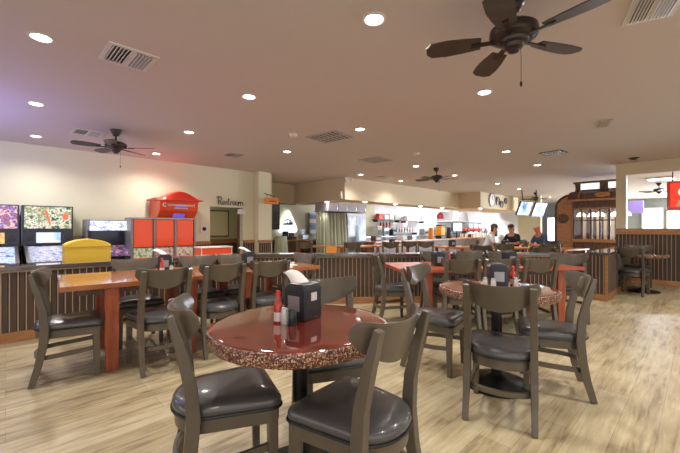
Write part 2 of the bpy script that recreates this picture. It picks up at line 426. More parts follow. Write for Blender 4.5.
# ------------------------------------------------------------------ chairs
def make_chair():
    t = thing('dining_chair', '', 'chair', group='taupe wooden dining chairs')
    # seat cushion: D shape, domed
    def outline(k, n=40):
        pts = []
        hw_f, hw_r = .215*k, .178*k
        # front edge with rounded corners, straight sides, elliptical rear
        for i in range(7):
            a = -PI/2*0 + (PI/2)*i/6
            pts.append((hw_f-.05 + .05*math.cos(a), .200*k-.05 + .05*math.sin(a)))
        for i in range(7):
            a = PI/2 + (PI/2)*i/6
            pts.append((-hw_f+.05 + .05*math.cos(a), .200*k-.05 + .05*math.sin(a)))
        for i in range(13):
            a = PI + PI*i/12
            pts.append((hw_r*math.cos(a), -.11 + .135*k*math.sin(a)))
        return pts
    b = MB()
    levels = [(.97, .405), (1.0, .412), (1.015, .425), (1.01, .442), (.97, .456), (.88, .466), (.70, .473), (.40, .477)]
    rings = []
    for k, z in levels:
        rings.append([b.bm.verts.new((x*1.0, y, z)) for x, y in [(p[0]*k/1.0, p[1]*k + (-.0)) for p in outline(1.0)]])
    n = len(rings[0])
    for r0, r1 in zip(rings, rings[1:]):
        for i in range(n): b.face([r0[i], r0[(i+1) % n], r1[(i+1) % n], r1[i]])
    b.face(rings[0][::-1]); b.face(rings[-1])
    seat = b.build('seat', M['vinyl'], t, smooth=True)
    b = MB()
    pts = [(x*1.017, y*1.017, .411) for x, y in outline(1.0)]
    b.tube(pts + [pts[0]], .006, 6); b.build('piping', M['piping'], seat, smooth=True)
    # apron frame under the seat
    b = MB(); o1 = [(x*.97, y*.97) for x, y in outline(1.0)]; o2 = [(x*.86, y*.86) for x, y in outline(1.0)]
    rr = []
    for pts, z in ((o1, .405), (o1, .345), (o2, .345), (o2, .405)):
        rr.append([b.bm.verts.new((x, y, z)) for x, y in pts])
    for q in range(4):
        for i in range(n): b.face([rr[q][i], rr[q][(i+1) % n], rr[(q+1) % 4][(i+1) % n], rr[(q+1) % 4][i]])
    b.build('seat_frame', M['taupe'], t, smooth=True)
    for s in (-1, 1):
        b = MB(); b.sweep([(s*.182, .158, .41), (s*.183, .161, .2), (s*.184, .164, 0)], [(.023, .023), (.021, .021), (.017, .017)], up=Vector((0, 1, 0)))
        b.build('leg', M['taupe'], t, bevel=.004)
        path = [(s*.192, -.248, 0), (s*.191, -.208, .14), (s*.190, -.180, .28), (s*.188, -.168, .42), (s*.187, -.178, .56), (s*.186, -.210, .70), (s*.185, -.252, .852)]
        b = MB(); b.sweep(path, [(.017, .020), (.019, .024), (.021, .027), (.021, .028), (.021, .025), (.021, .021), (.019, .014)], up=Vector((0, 1, 0)))
        b.build('leg', M['taupe'], t, bevel=.004)
    # bent hoop stretcher passing behind the rear legs
    pts = [(.172, .16, .225), (.178, .04, .215), (.177, -.10, .209)]
    for i in range(9):
        a = -PI*i/8
        pts.append((.172*math.cos(a), -.15 + .085*math.sin(a), .205))
    pts += [(-.177, -.10, .209), (-.178, .04, .215), (-.172, .16, .225)]
    b = MB(); b.sweep(pts, (.0095, .017)); b.build('stretcher', M['taupe'], t, smooth=True, bevel=.003)
    # curved back board
    b = MB(); nx, th = 24, .017
    R = []
    for i in range(nx+1):
        s = -1 + 2*i/nx; x = .222*math.sin(s*1.12)/math.sin(1.12)
        yc = -.232 + .105*(1-math.cos(s*1.25))/(1-math.cos(1.25))
        dn = Vector((-s*.62, 1, 0)).normalized()          # front normal
        e = max(0, (abs(s)-.80)/.20)
        rnd = 1-math.sqrt(max(0, 1-e*e))
        top = .853 + .030*abs(s)**1.8 - .033*rnd
        bot = .688 + .115*abs(s)**1.7 + .006*rnd
        if top-bot < .02: mid = (top+bot)/2; top, bot = mid+.01, mid-.01
        col = []
        for k in range(7):
            z = bot + (top-bot)*k/6
            lean = -(z-.70)*.26 + .010
            tt = th*(.55 if k in (0, 6) else 1)*(1-.45*rnd)
            c = Vector((x, yc+lean, z))
            col.append((b.bm.verts.new(c + dn*tt/2), b.bm.verts.new(c - dn*tt/2)))
        R.append(col)
    for i in range(nx):
        for k in range(6):
            for w in (0, 1): b.face([R[i][k][w], R[i+1][k][w], R[i+1][k+1][w], R[i][k+1][w]])
        for k in (0, 6): b.face([R[i][k][0], R[i+1][k][0], R[i+1][k][1], R[i][k][1]])
    for i in (0, nx):
        for k in range(6): b.face([R[i][k][0], R[i][k+1][0], R[i][k+1][1], R[i][k][1]])
    b.build('backrest', M['taupe'], t, smooth=True)
    return t
CH0 = make_chair(); used = [False]
def chair(x, y, fx, fy, label, group='dining chairs in the front dining room'):
    rz = face_rot(fx, fy)
    if not used[0]:
        used[0] = True; CH0.location = (x, y, 0); CH0.rotation_euler.z = rz; CH0['label'] = label; CH0['group'] = group
        return CH0
    return dup(CH0, (x, y, 0), rz, label, group)
chair(-.525, 1.655, .90, .43, 'taupe dining chair left of the front round table, its seat toward the table')
chair(.055, 1.49, -.78, .63, 'taupe dining chair in the foreground right of the front round table, back to the viewer')
chair(-.05, 2.15, .3, -.95, 'taupe dining chair behind the front round table, mostly hidden by the napkin dispenser')
chair(1.075, 2.31, .49, .87, 'taupe dining chair with its back to the viewer at the second round table')
chair(1.59, 2.66, -.92, .39, 'taupe dining chair standing right of the second round table, turned toward it')
chair(.858, 3.05, .81, -.58, 'taupe dining chair standing left of the second round table, seat facing right')
chair(-2.235, 2.91, .80, .60, 'taupe dining chair standing at the left end of the long wooden table')
chair(-1.63, 3.11, -.72, .69, 'near side chair of the long left table, nearest the red table leg')
chair(-1.25, 3.51, -.66, .75, 'middle taupe dining chair on the near side of the long left table')
chair(-.86, 3.83, -.64, .77, 'near side chair of the long left table, beside its right end')
chair(-2.14, 3.69, .64, -.77, 'far side chair of the long left table, in front of the red panelled machine')
chair(-1.63, 4.13, .64, -.77, 'middle taupe dining chair on the far side of the long left table')
chair(-1.285, 4.42, .64, -.77, 'far side chair of the long left table, below the restroom doorway')
chair(-.62, 4.53, -.77, -.64, 'taupe dining chair at the right end of the long left table')
gR = 'dining chairs in the front dining room'
chair(.70, 4.54, .99, .12, 'taupe dining chair at the left end of the long red table, side on')
chair(1.36, 4.12, -.06, 1, 'leftmost of three chairs on the near side of the long red table')
chair(1.815, 4.18, -.08, 1, 'middle of three chairs on the near side of the long red table')
chair(2.29, 4.23, -.1, 1, 'rightmost of three chairs on the near side of the long red table')
chair(1.42, 4.96, .1, -1, 'leftmost of three chairs on the far side of the long red table')
chair(1.93, 5.02, .1, -1, 'middle of three chairs on the far side of the long red table')
chair(2.42, 5.07, .1, -1, 'rightmost of three chairs on the far side of the long red table')
chair(3.02, 4.58, -.5, -.87, 'taupe dining chair at the right end of the long red table, angled toward the viewer')
chair(5.35, 6.36, .80, .60, 'taupe dining chair with back to the viewer beside the end of the right half wall')
chair(5.98, 7.02, -.75, -.66, 'dark dining chair beyond the small table by the corrugated right wall')

# ------------------------------------------------------------------ long tables
def long_table(name, label, nl, rotz, L, W, H, top_m, leg_m, leg_off, legs):
    t = thing(name, label, 'table', (nl[0], nl[1], 0), rotz, 'long dining tables')
    b = MB(); b.box(0, L, 0, W, H-.042, H); tp = b.build('tabletop', top_m, t, bevel=.005)
    b = MB(); b.box(.12, L-.12, .13, W-.13, H-.10, H-.042); b.build('apron', M['wooddark'], t)
    for (x, y) in legs:
        b = MB(); b.sweep([(x, y, H-.05), (x, y, .30), (x, y, 0)], [(.052, .026), (.050, .025), (.044, .022)], up=Vector((0, 1, 0)))
        b.build('leg', leg_m, t, bevel=.004)
    return t
aL = math.atan2(.64, .769); pL = Vector((-2.14, 2.65, 0)); dL = Vector((math.cos(aL), math.sin(aL), 0))
legs4 = lambda L, W: [(.35, .10), (.35, W-.10), (L-.24, .10), (L-.24, W-.10)]
long_table('wooden_table', 'long glossy orange-brown wooden table by the left half wall, its bare end showing', pL, aL, 1.235, .93, .75, M['mahog'], M['redleg'], .2, legs4(1.235, .93))
q = pL + dL*1.24
long_table('wooden_table', 'long wooden table pushed against the left table, further from the viewer', q, aL, 1.235, .93, .75, M['mahog'], M['redleg'], .2, legs4(1.235, .93))
aR = math.radians(7)
long_table('wooden_table', 'long red-orange wooden table in front of the middle half wall', (.70, 3.96, 0), aR, 2.30, .86, .73, M['redwood'], M['redleg'], .2, legs4(2.30, .86))

# ------------------------------------------------------------------ round tables
def round_table(label, x, y, r=.425, H=.75, seed=1):
    t = thing('round_table', label, 'table', (x, y, 0), 0, 'round resin tables')
    rnd = random.Random(seed); ph = [rnd.uniform(0, 6.28) for _ in range(5)]
    n = 96
    def rad(i, amp):
        a = 2*PI*i/n
        return r*(1 + amp*(.5*math.sin(3*a+ph[0]) + .35*math.sin(5*a+ph[1]) + .25*math.sin(9*a+ph[2]) + .2*math.sin(17*a+ph[3])))
    b = MB(); rings = []
    for fr, dz, amp in ((.0, 0, 0), (.55, 0, .01), (.93, 0, .02), (.975, -.002, .022), (.992, -.008, .024), (1.0, -.026, .028), (.995, -.044, .03), (.978, -.060, .026), (.90, -.066, .02), (.2, -.066, 0)):
        if fr == 0: rings.append([b.bm.verts.new((0, 0, H))]); continue
        rings.append([b.bm.verts.new((rad(i, amp)*fr*math.cos(2*PI*i/n), rad(i, amp)*fr*math.sin(2*PI*i/n), H+dz)) for i in range(n)])
    for k, (A, B) in enumerate(zip(rings, rings[1:])):
        b.mi = 1 if 3 <= k <= 7 else 0
        for i in range(n):
            if len(A) == 1: b.face([A[0], B[i], B[(i+1) % n]])
            else: b.face([A[i], A[(i+1) % n], B[(i+1) % n], B[i]])
    b.face(rings[-1][::-1])
    b.build('tabletop', [M['round_top'], M['rim']], t, smooth=True)
    b = MB(); b.lathe([(.038, .05), (.038, H-.08), (.12, H-.075), (.12, H-.064)], 20); b.build('column', M['iron'], t, smooth=True)
    b = MB(); b.lathe([(.245, 0), (.245, .012), (.235, .022), (.09, .045), (.05, .075), (.04, .08)], 32); b.build('base', M['iron'], t, smooth=True)
    return t
round_table('red-brown round table with a speckled rim in the foreground', -.19, 1.675, seed=3)
round_table('red-brown round table with a speckled rim, second from the front, right of centre', 1.21, 2.69, seed=8)
round_table('small red-brown table beside the corrugated right wall', 5.77, 6.62, r=.36, H=.72, seed=5)

# ------------------------------------------------------------------ things on the tables
def dispenser(x, y, z, rz, label, napkin):
    t = thing('napkin_dispenser', label, 'napkin dispenser', (x, y, z), rz, 'napkin dispensers')
    b = MB()
    pr = [(-.068, 0), (.068, 0), (.068, .150), (.055, .170), (.03, .178), (-.03, .178), (-.055, .170), (-.068, .150)]
    mt = Matrix(((1, 0, 0, 0), (0, 0, 1, 0), (0, 1, 0, 0), (0, 0, 0, 1)))
    b.prism(pr, -.068, .068, mt); b.build('body', M['blackp'], t, bevel=.007, smooth=False)
    b = MB(); b.box(-.052, .052, -.073, -.066, .022, .142); f = b.build('face_plate', M['blackp'], t, bevel=.004)
    b = MB(); b.box(-.036, .036, -.0755, -.072, .045, .118); b.build('insert', M['silver'], f)
    b = MB(); b.box(.066, .0715, -.022, .022, .092, .132); b.build('label_plate', M['label'], t)
    if napkin:
        b = MB(); n = 9; rows = []
        for i in range(n):
            s = i/(n-1)
            yy = -.01 + .03*s; zz = .172 + .062*math.sin(s*1.7); xx = .030 - .125*s
            w = .058*(1-.42*s)
            rows.append([b.bm.verts.new((xx - .02*k*k + w*k*.25, yy + w*k, zz - .016*k*k)) for k in (-1, -.5, 0, .5, 1)])
        for a, c in zip(rows, rows[1:]):
            for k in range(4): b.face([a[k], a[k+1], c[k+1], c[k]])
        o = b.build('napkin', M['paper'], t, smooth=True)
        s_ = o.modifiers.new('solid', 'SOLIDIFY'); s_.thickness = .0015
    return t
def sauce_bottle(x, y, z, label, k=1.0):
    t = thing('sauce_bottle', label, 'bottle', (x, y, z), random.uniform(0, 6), 'hot sauce bottles')
    b = MB(); b.lathe([(.019, 0), (.0205, .004), (.0205, .084), (.017, .098), (.010, .112), (.0095, .126)], 18); bd = b.build('bottle_body', M['sauce'], t, smooth=True)
    b = MB(); b.lathe([(.0209, .010), (.0209, .052)], 18); b.build('bottle_label', M['label'], t, smooth=True)
    b = MB(); b.lathe([(.0115, .126), (.0115, .150), (.010, .153)], 16); b.build('cap', M['redcap'], t, smooth=True)
    return t
def shaker(x, y, z, label, m):
    t = thing('shaker', label, 'shaker', (x, y, z), 0, 'salt and pepper shakers')
    b = MB(); b.lathe([(.018, 0), (.02, .004), (.0185, .055), (.017, .06)], 16); b.build('shaker_body', m, t, smooth=True)
    b = MB(); b.lathe([(.0178, .06), (.0178, .068), (.012, .076), (.003, .078)], 16); b.build('lid', M['chrome'] if m is M['salt'] else M['blackp'], t, smooth=True)
    return t
dispenser(-.188, 1.772, .75, math.radians(-33), 'black napkin dispenser with a tall white napkin on the front round table', True)
sauce_bottle(-.296, 1.665, .75, 'red hot sauce bottle beside the dispenser on the front round table')
shaker(-.262, 1.645, .75, 'white salt shaker on the front round table', M['salt'])
shaker(-.222, 1.628, .75, 'black pepper shaker on the front round table', M['blackp'])
dispenser(1.235, 2.73, .75, math.radians(-14), 'black napkin dispenser with a grey plate on the second round table', False)
sauce_bottle(1.372, 2.76, .75, 'red sauce bottle right of the dispenser on the second round table')
shaker(1.11, 2.66, .75, 'pale salt shaker left of the dispenser on the second round table', M['salt'])
shaker(1.155, 2.62, .75, 'second shaker, nearer the dispenser, on the second round table', M['salt'])
shaker(1.345, 2.67, .75, 'small pale shaker right of the dispenser on the second round table', M['salt'])
dispenser(-1.09, 4.14, .75, math.radians(30), 'black napkin dispenser with a white napkin on the far half of the left table', True)
dispenser(-1.86, 3.70, .75, math.radians(25), 'black napkin dispenser with a folded white sheet on the near half of the left table', True)
sauce_bottle(-1.80, 3.52, .75, 'red sauce bottle in front of the dispenser on the left table')
shaker(-1.72, 3.55, .75, 'shaker beside the sauce bottle on the left table', M['salt'])
dispenser(1.24, 4.40, .73, math.radians(5), 'black napkin dispenser on the left half of the long red table', False)
sauce_bottle(1.37, 4.36, .73, 'red sauce bottle on the left half of the long red table')
dispenser(2.20, 4.52, .73, math.radians(5), 'black napkin dispenser on the right half of the long red table', False)
sauce_bottle(2.31, 4.44, .73, 'red sauce bottle on the right half of the long red table')
shaker(1.30, 4.27, .73, 'shaker on the left half of the long red table', M['salt'])
b = MB(); b.box(-.05, .05, -.07, .07, 0, .004)
tag(b.build('folded_napkin', M['paper'], loc=(-.60, 4.29, .75), rotz=.9), 'white folded napkin at the right end of the left table', 'napkin')

# ------------------------------------------------------------------ ceiling fans
def make_fan(label, loc, rz, blades=5, rb=.53):
    t = thing('ceiling_fan', label, 'ceiling fan', loc, rz, 'dark bronze ceiling fans')
    b = MB(); b.lathe([(.028, -.095), (.042, -.085), (.048, -.06), (.062, -.05), (.068, -.02), (.075, 0)], 28); b.build('canopy', M['bronze'], t, smooth=True)
    b = MB(); b.lathe([(.013, -.19), (.013, -.09)], 14); b.build('downrod', M['bronze'], t, smooth=True)
    b = MB(); b.lathe([(.03, -.165), (.05, -.172), (.115, -.185), (.138, -.205), (.142, -.235), (.135, -.258), (.11, -.272), (.098, -.276)][::-1], 36); b.build('motor', M['bronze'], t, smooth=True)
    b = MB(); b.lathe([(.012, -.352), (.03, -.346), (.032, -.33), (.052, -.322), (.058, -.30), (.082, -.292), (.088, -.274)], 30); b.build('switch_housing', M['bronze'], t, smooth=True)
    for k in range(blades):
        a = 2*PI*k/blades; R = Matrix.Rotation(a, 4, 'Z') @ Matrix.Translation((0, 0, -.262)) @ Matrix.Rotation(math.radians(11), 4, 'X')
        pts = [(.19, -.05), (.30, -.066), (.40, -.074), (rb-.03, -.066), (rb, -.03), (rb, .03), (rb-.03, .066), (.40, .074), (.30, .066), (.19, .05)]
        b = MB(); b.prism(pts, -.004, .004, R); bl = b.build('blade', M['blade'], t)
        b = MB(); b.box(.09, .25, -.016, .016, -.012, -.004, R); b.build('blade_bracket', M['bronze'], bl)
    b = MB(); b.tube([(.055, 0, -.30), (.06, 0, -.36), (.06, 0, -.52)], .0016, 6); ch = b.build('pull_chain', M['bronze'], t)
    b = MB(); b.lathe([(.002, -.555), (.008, -.545), (.009, -.535), (.003, -.52)], 10, Matrix.Translation((.06, 0, 0))); b.build('pull_knob', M['bronze'], ch, smooth=True)
    return t
fan_pts = [((513.5, -3), 'large dark bronze ceiling fan nearest the viewer with a pull chain', .314),
           ((116, 130), 'dark bronze ceiling fan near the cream left wall', .1),
           ((436.5, 168), 'dark bronze ceiling fan in front of the kitchen soffit', 0),
           ((535.5, 192.5), 'small dark ceiling fan beside the hung television screens', .2),]
fan0 = None
for (px, lab, rz) in fan_pts:
    loc = CP(*px)
    if fan0 is None: fan0 = make_fan(lab, loc, rz)
    else: dup(fan0, loc, rz, lab)
dup(fan0, UP(659, 15.0, CEIL), .3, 'dark ceiling fan in the next room seen through the wall opening')

# ------------------------------------------------------------------ recessed lights
def make_light():
    t = thing('recessed_light', '', 'ceiling light', group='recessed ceiling lights')
    b = MB(); n = 32
    rg = []
    for r, z in ((.082, 0), (.082, -.006), (.066, -.010), (.058, -.002)):
        rg.append([b.bm.verts.new((r*math.cos(2*PI*i/n), r*math.sin(2*PI*i/n), z)) for i in range(n)])
    for A, B in zip(rg, rg[1:]):
        for i in range(n): b.face([A[i], A[(i+1) % n], B[(i+1) % n], B[i]])
    b.build('trim_ring', M['white'], t, smooth=True)
    b = MB(); b.lathe([(.060, -.0045), (.060, -.002)], n); b.build('lens', M['lamp'], t)
    ld = bpy.data.lights.new('downlight', 'SPOT'); ld.energy = 64; ld.spot_size = math.radians(150); ld.spot_blend = .9
    ld.color = (1, .97, .94); ld.shadow_soft_size = .07
    lo = bpy.data.objects.new('downlight_lamp', ld); COL.objects.link(lo); lo.parent = t; lo.location = (0, 0, -.03)
    return t
LT = [((41, 37), 'recessed ceiling light at the upper left, left of the striped vent'),
      ((36, 103.5), 'recessed ceiling light at the left edge, above the pinball machines'),
      ((36, 136), 'recessed ceiling light close to the left wall, furthest left'),
      ((374, 19), 'recessed ceiling light at the top centre, nearest the viewer'),
      ((249, 96.5), 'recessed ceiling light left of the centre of the ceiling'),
      ((484.5, 92), 'recessed ceiling light below the large ceiling fan'),
      ((189, 132), 'recessed ceiling light right of the left wall fan'),
      ((156, 153.5), 'recessed ceiling light just behind the left wall fan'),
      ((287, 151.5), 'recessed ceiling light in front of the doorway pillar'),
      ((360, 129), 'recessed ceiling light beside the middle ceiling grille'),
      ((416, 166), 'recessed ceiling light left of the fan before the soffit'),
      ((454.6, 175.2), 'recessed ceiling light right of the fan before the soffit'),
      ((506, 151.5), 'recessed ceiling light left of the dark vent on the right'),
      ((537.4, 164.8), 'recessed ceiling light below the dark vent on the right'),
      ((497.4, 183.6), 'recessed ceiling light above the wall clocks'),
      ((519, 189), 'recessed ceiling light above the left television screen'),
      ((550, 197), 'recessed ceiling light right of the small fan by the screens'),
      ((361, 174.5), 'recessed ceiling light at the soffit corner'),
      ((401, 181), 'recessed ceiling light close against the long soffit face'),
      ((647, 188), 'recessed ceiling light in the next room through the opening')]
L0 = None
for px, lab in LT:
    loc = CP(*px)
    if L0 is None:
        L0 = make_light(); L0.location = loc; L0['label'] = lab
    else: dup(L0, loc, 0, lab)
# unseen fill lights added to brighten the front and right of the room
for (x, y) in ((1.8, .2), (3.9, 1.0), (4.6, 3.4), (2.5, 1.9), (5.9, 5.0), (6.4, 3.2), (.2, -1.4)):
    dup(L0, (x, y, CEIL), 0, 'added fill light, unseen, over the front of the room')
# puck lights under the soffit
b = MB(); b.lathe([(.05, -.012), (.06, -.008), (.06, 0)], 20); p0 = None
for px, v, lab in ((327, None, 'small puck light under the soffit return, left of the fridge'), (365, 7.2, 'small puck light under the soffit above the fridge'),
                (395.3, 7.2, 'small puck light under the soffit above the shelves'), (420.6, 7.2, 'small puck light under the soffit, third from the corner'),
                (442, 7.2, 'small puck light under the soffit above the orange drink tower'), (480.6, 6.3, 'small puck light under the far soffit corner')):
    loc = VP(px, v, 2.02) if v else UP(px, 7.1, 2.02)
    if p0 is None:
        p0 = b.build('puck_downlight', M['lamp'], loc=loc); tag(p0, lab, 'light', 'puck lights under the soffit')
    else:
        k = p0.copy(); COL.objects.link(k); k.location = loc; k['label'] = lab
    pd = bpy.data.lights.new('puck_lamp', 'SPOT'); pd.energy = 6; pd.spot_size = math.radians(140); pd.spot_blend = .8; pd.shadow_soft_size = .05; pd.color = (1, .95, .87)
    po = bpy.data.objects.new('puck_lamp', pd); COL.objects.link(po); po.location = loc - Vector((0, 0, .03))

# ------------------------------------------------------------------ ceiling vents
def vent(cx, cy, w, h, rz, label, mode, slat_m, group='ceiling air vents'):
    t = thing('ceiling_vent', label, 'vent', (cx, cy, CEIL), rz, group)
    b = MB()
    b.box(-w/2, w/2, -h/2, -h/2+.03, -.012, 0); b.box(-w/2, w/2, h/2-.03, h/2, -.012, 0)
    b.box(-w/2, -w/2+.03, -h/2+.03, h/2-.03, -.012, 0); b.box(w/2-.03, w/2, -h/2+.03, h/2-.03, -.012, 0)
    b.build('frame', slat_m, t)
    b = MB(); b.box(-w/2+.03, w/2-.03, -h/2+.03, h/2-.03, -.002, 0); b.build('backing', M['dark'], t)
    b = MB()
    if mode == 'two':
        n = 12
        for i in range(n):
            x = -w/2+.03 + (w-.06)*(i+.5)/n
            a = .75 if i < n/2 else -.35
            b.box(-.002, .002, -h/2+.03, h/2-.03, -.016, .016, Matrix.Translation((x, 0, -.009)) @ Matrix.Rotation(a, 4, 'Y'))
        b.box(-.012, .012, -h/2+.03, h/2-.03, -.014, -.002)
    else:
        n = 7
        for i in range(n):
            y = -h/2+.03 + (h-.06)*(i+.5)/n
            b.box(-w/2+.03, w/2-.03, -.002, .002, -.012, .012, Matrix.Translation((0, y, -.008)) @ Matrix.Rotation(.6, 4, 'X'))
        b.box(-.008, .008, -h/2+.03, h/2-.03, -.014, -.002)
    b.build('louvre', slat_m, t)
def vent_px(c, label, mode, m):                 # four pixel corners on the ceiling
    p = [CP(*q) for q in c]
    ctr = (p[0]+p[1]+p[2]+p[3])/4
    ex = ((p[1]-p[0])+(p[2]-p[3]))/2; ey = ((p[0]-p[3])+(p[1]-p[2]))/2
    vent(ctr.x, ctr.y, ex.length, ey.length, math.atan2(ex.y, ex.x), label, mode, m)
vent_px([(100, 57.5), (145.5, 71.7), (159.7, 56.5), (107.6, 40.6)], 'white two-way louvred ceiling vent at the upper left', 'two', M['white'])
vent_px([(72, 133), (101.5, 137.3), (103, 132.6), (72.5, 126.9)], 'long louvred ceiling vent beside the left wall fan', 'two', M['white'])
vent_px([(308.6, 137.8), (328.3, 143.2), (352.6, 136.1), (332.3, 128.7)], 'square grey ceiling grille in the middle of the ceiling', 'one', M['ventw'])
vent_px([(359.4, 159.8), (374, 163.5), (393, 159.5), (379, 156)], 'square grey ceiling grille nearer the kitchen soffit', 'one', M['ventw'])
vent_px([(222, 155), (236, 157), (245, 154.8), (231, 152.8)], 'small grey ceiling vent above the restroom lettering', 'two', M['ventw'])
vent_px([(376, 177), (384, 178.3), (392, 177), (384, 175.8)], 'small grey ceiling vent above the soffit face', 'one', M['ventw'])
vent_px([(632.7, 24.4), (690, 7), (676, -12), (621, -4)], 'white louvred ceiling vent at the upper right corner', 'two', M['white'])
vent_px([(601, 127), (613, 125.5), (608, 119.5), (597, 120.8)], 'small square ceiling vent on the right', 'one', M['ventw'])
vent_px([(541, 153), (548, 156), (567, 151.5), (559, 149.2)], 'dark ceiling vent between two lights on the right', 'one', M['wooddark'])
# smoke detectors and sprinkler
def detector(px, py, label):
    b = MB(); b.lathe([(.03, -.045), (.055, -.04), (.062, -.015), (.065, 0)], 24)
    tag(b.build('smoke_detector', M['white'], smooth=True, loc=CP(px, py)), label, 'smoke detector', 'smoke detectors')
detector(293, 134, 'white smoke detector beside the middle ceiling grille')
detector(416, 153, 'flat white smoke detector before the soffit fan')
b = MB(); b.lathe([(.01, -.05), (.05, -.045), (.05, -.03), (.09, -.012), (.095, 0)], 20)
tag(b.build('ceiling_speaker', M['bronze'], smooth=True, loc=CP(634, 158)), 'dark round ceiling fixture above the wall opening', 'ceiling fixture')
# emergency light with two heads on the soffit corner
t = thing('emergency_light', 'white two-headed emergency light on the soffit corner', 'emergency light', UV(6.98, 6.94, 2.55), ROT)
b = MB(); b.box(-.09, .09, -.03, .03, -.03, .03); b.build('housing', M['white'], t, bevel=.006)
for s in (-1, 1):
    b = MB(); b.lathe([(.02, -.02), (.042, .03), (.04, .035)], 14, Matrix.Translation((s*.12, -.03, .03)) @ Matrix.Rotation(PI/2, 4, 'X')); b.build('lamp_head', M['white'], t, smooth=True)
b = MB(); b.box(-.03, .03, -.03, .03, -.10, .10)
tag(b.build('wall_box', M['white'], loc=UV(6.86, 7.10, 2.15), rotz=ROT, bevel=.005), 'small white box on the left face of the soffit corner', 'wall box')

# ------------------------------------------------------------------ games area along the left wall (local x = u, y = v)
def uvthing(name, label, cat, u, v, group=None, z=0): return thing(name, label, cat, UV(u, v, z), ROT, group)
def pinball(label, u, art, dmd, field, side):
    t = uvthing('pinball_machine', label, 'pinball machine', u, 0, 'pinball machines'); w = .65
    b = MB(); b.box(0, w, 7.50, 7.92, .93, 1.575); b.build('backbox', [M['cabinet']], t, bevel=.006)
    b = MB(); b.box(-.006, .0, 7.50, 7.92, .93, 1.575); b.build('backbox_side', side, t)
    b = MB(); b.box(.025, w-.025, 7.490, 7.502, 1.20, 1.555); b.build('backglass', art, t)
    b = MB(); b.box(.17, w-.17, 7.488, 7.502, .965, 1.135); b.build('display', dmd, t)
    for s in (.085, w-.085):
        b = MB(); b.lathe([(.05, 0), (.05, .008), (.02, .01)], 18, Matrix.Translation((s, 7.498, 1.05)) @ Matrix.Rotation(PI/2, 4, 'X')); b.build('speaker_grille', M['blackp'], t, smooth=True)
    # cabinet with sloping playfield glass
    mt = Matrix(((0, 0, 1, 0), (1, 0, 0, 0), (0, 1, 0, 0), (0, 0, 0, 1)))
    b = MB(); b.prism([(6.42, .42), (7.85, .42), (7.85, .905), (7.45, .905), (6.42, .70)], .02, w-.02, mt); b.build('cabinet', M['cabinet'], t, bevel=.005)
    b = MB(); b.prism([(6.50, .722), (7.44, .908), (7.44, .914), (6.50, .728)], .06, w-.06, mt); b.build('playfield', field, t)
    b = MB(); b.prism([(6.42, .705), (7.46, .910), (7.46, .935), (6.42, .73)], .02, .06, mt); b.prism([(6.42, .705), (7.46, .910), (7.46, .935), (6.42, .73)], w-.06, w-.02, mt); b.build('side_rail', M['chrome'], t)
    for x in (.06, w-.06):
        for y in (6.47, 7.80):
            b = MB(); b.box(x-.025, x+.025, y-.025, y+.025, 0, .44); b.build('leg', M['chrome'], t)
    return t
green_art = art_mat('jungle_backglass', [srgb(40, 70, 40), srgb(70, 110, 64), srgb(222, 214, 196), srgb(86, 120, 76), srgb(206, 190, 150), srgb(60, 96, 56)], 7, .4, 2.0)
purple_art = art_mat('purple_backglass', [srgb(50, 40, 90), srgb(110, 70, 130), srgb(230, 190, 170), srgb(90, 80, 150), srgb(190, 110, 90), srgb(60, 50, 100)], 7, .4, 5.0)
beach = art_mat('pale_display', [srgb(150, 180, 214), srgb(190, 212, 232), srgb(232, 226, 206), srgb(200, 218, 236)], 5, .45, 1.0)
sunset = art_mat('warm_display', [srgb(120, 150, 90), srgb(220, 190, 110), srgb(232, 120, 70), srgb(240, 220, 180)], 7, .45, 1.0)
fieldA = art_mat('lit_playfield', [srgb(60, 64, 90), srgb(120, 130, 160), srgb(200, 204, 214), srgb(110, 116, 170), srgb(220, 224, 230)], 11, .12, 4.0)
fieldB = art_mat('blue_lit_playfield', [srgb(50, 70, 120), srgb(90, 120, 180), srgb(200, 220, 244), srgb(110, 140, 200), srgb(236, 240, 250)], 11, .35, 7.0)
pb = pinball('pinball machine with a green jungle backglass', .19, green_art, beach, fieldA, M['cab_blue'])  # side colour holds the blue light that falls on this backbox
b = MB(); b.ball((.545, 7.492, 1.40), (.045, .006, .06), 8); b.box(.30, .325, 7.484, 7.491, 1.27, 1.53, Matrix.Translation((.33, 0, 1.4)) @ Matrix.Rotation(-.25, 4, 'Y') @ Matrix.Translation((-.33, 0, -1.4)))
b.build('backglass_figure', mat('orange_red_print', srgb(210, 100, 66), .4, emit=srgb(210, 100, 66), estr=.5), pb)
pinball('pinball machine with a purple backglass at the left edge', -.49, purple_art, sunset, fieldB, M['cabinet'])
# assumed cabinet, unseen, added to throw a violet-blue glow on wall and ceiling
t = uvthing('game_cabinet', 'assumed violet lit game cabinet, unseen beyond the left edge', 'game cabinet', -1.5, 5.55)
b = MB(); b.box(0, .6, 0, .55, 0, 1.5); b.build('body', M['cabinet'], t, bevel=.006)
b = MB(); b.box(.06, .54, .08, .47, 1.5, 1.58); b.build('assumed_lit_topper', mat('assumed_violet_lamp', (1, 1, 1, 1), .4, emit=(.36, .34, 1, 1), estr=42), t)
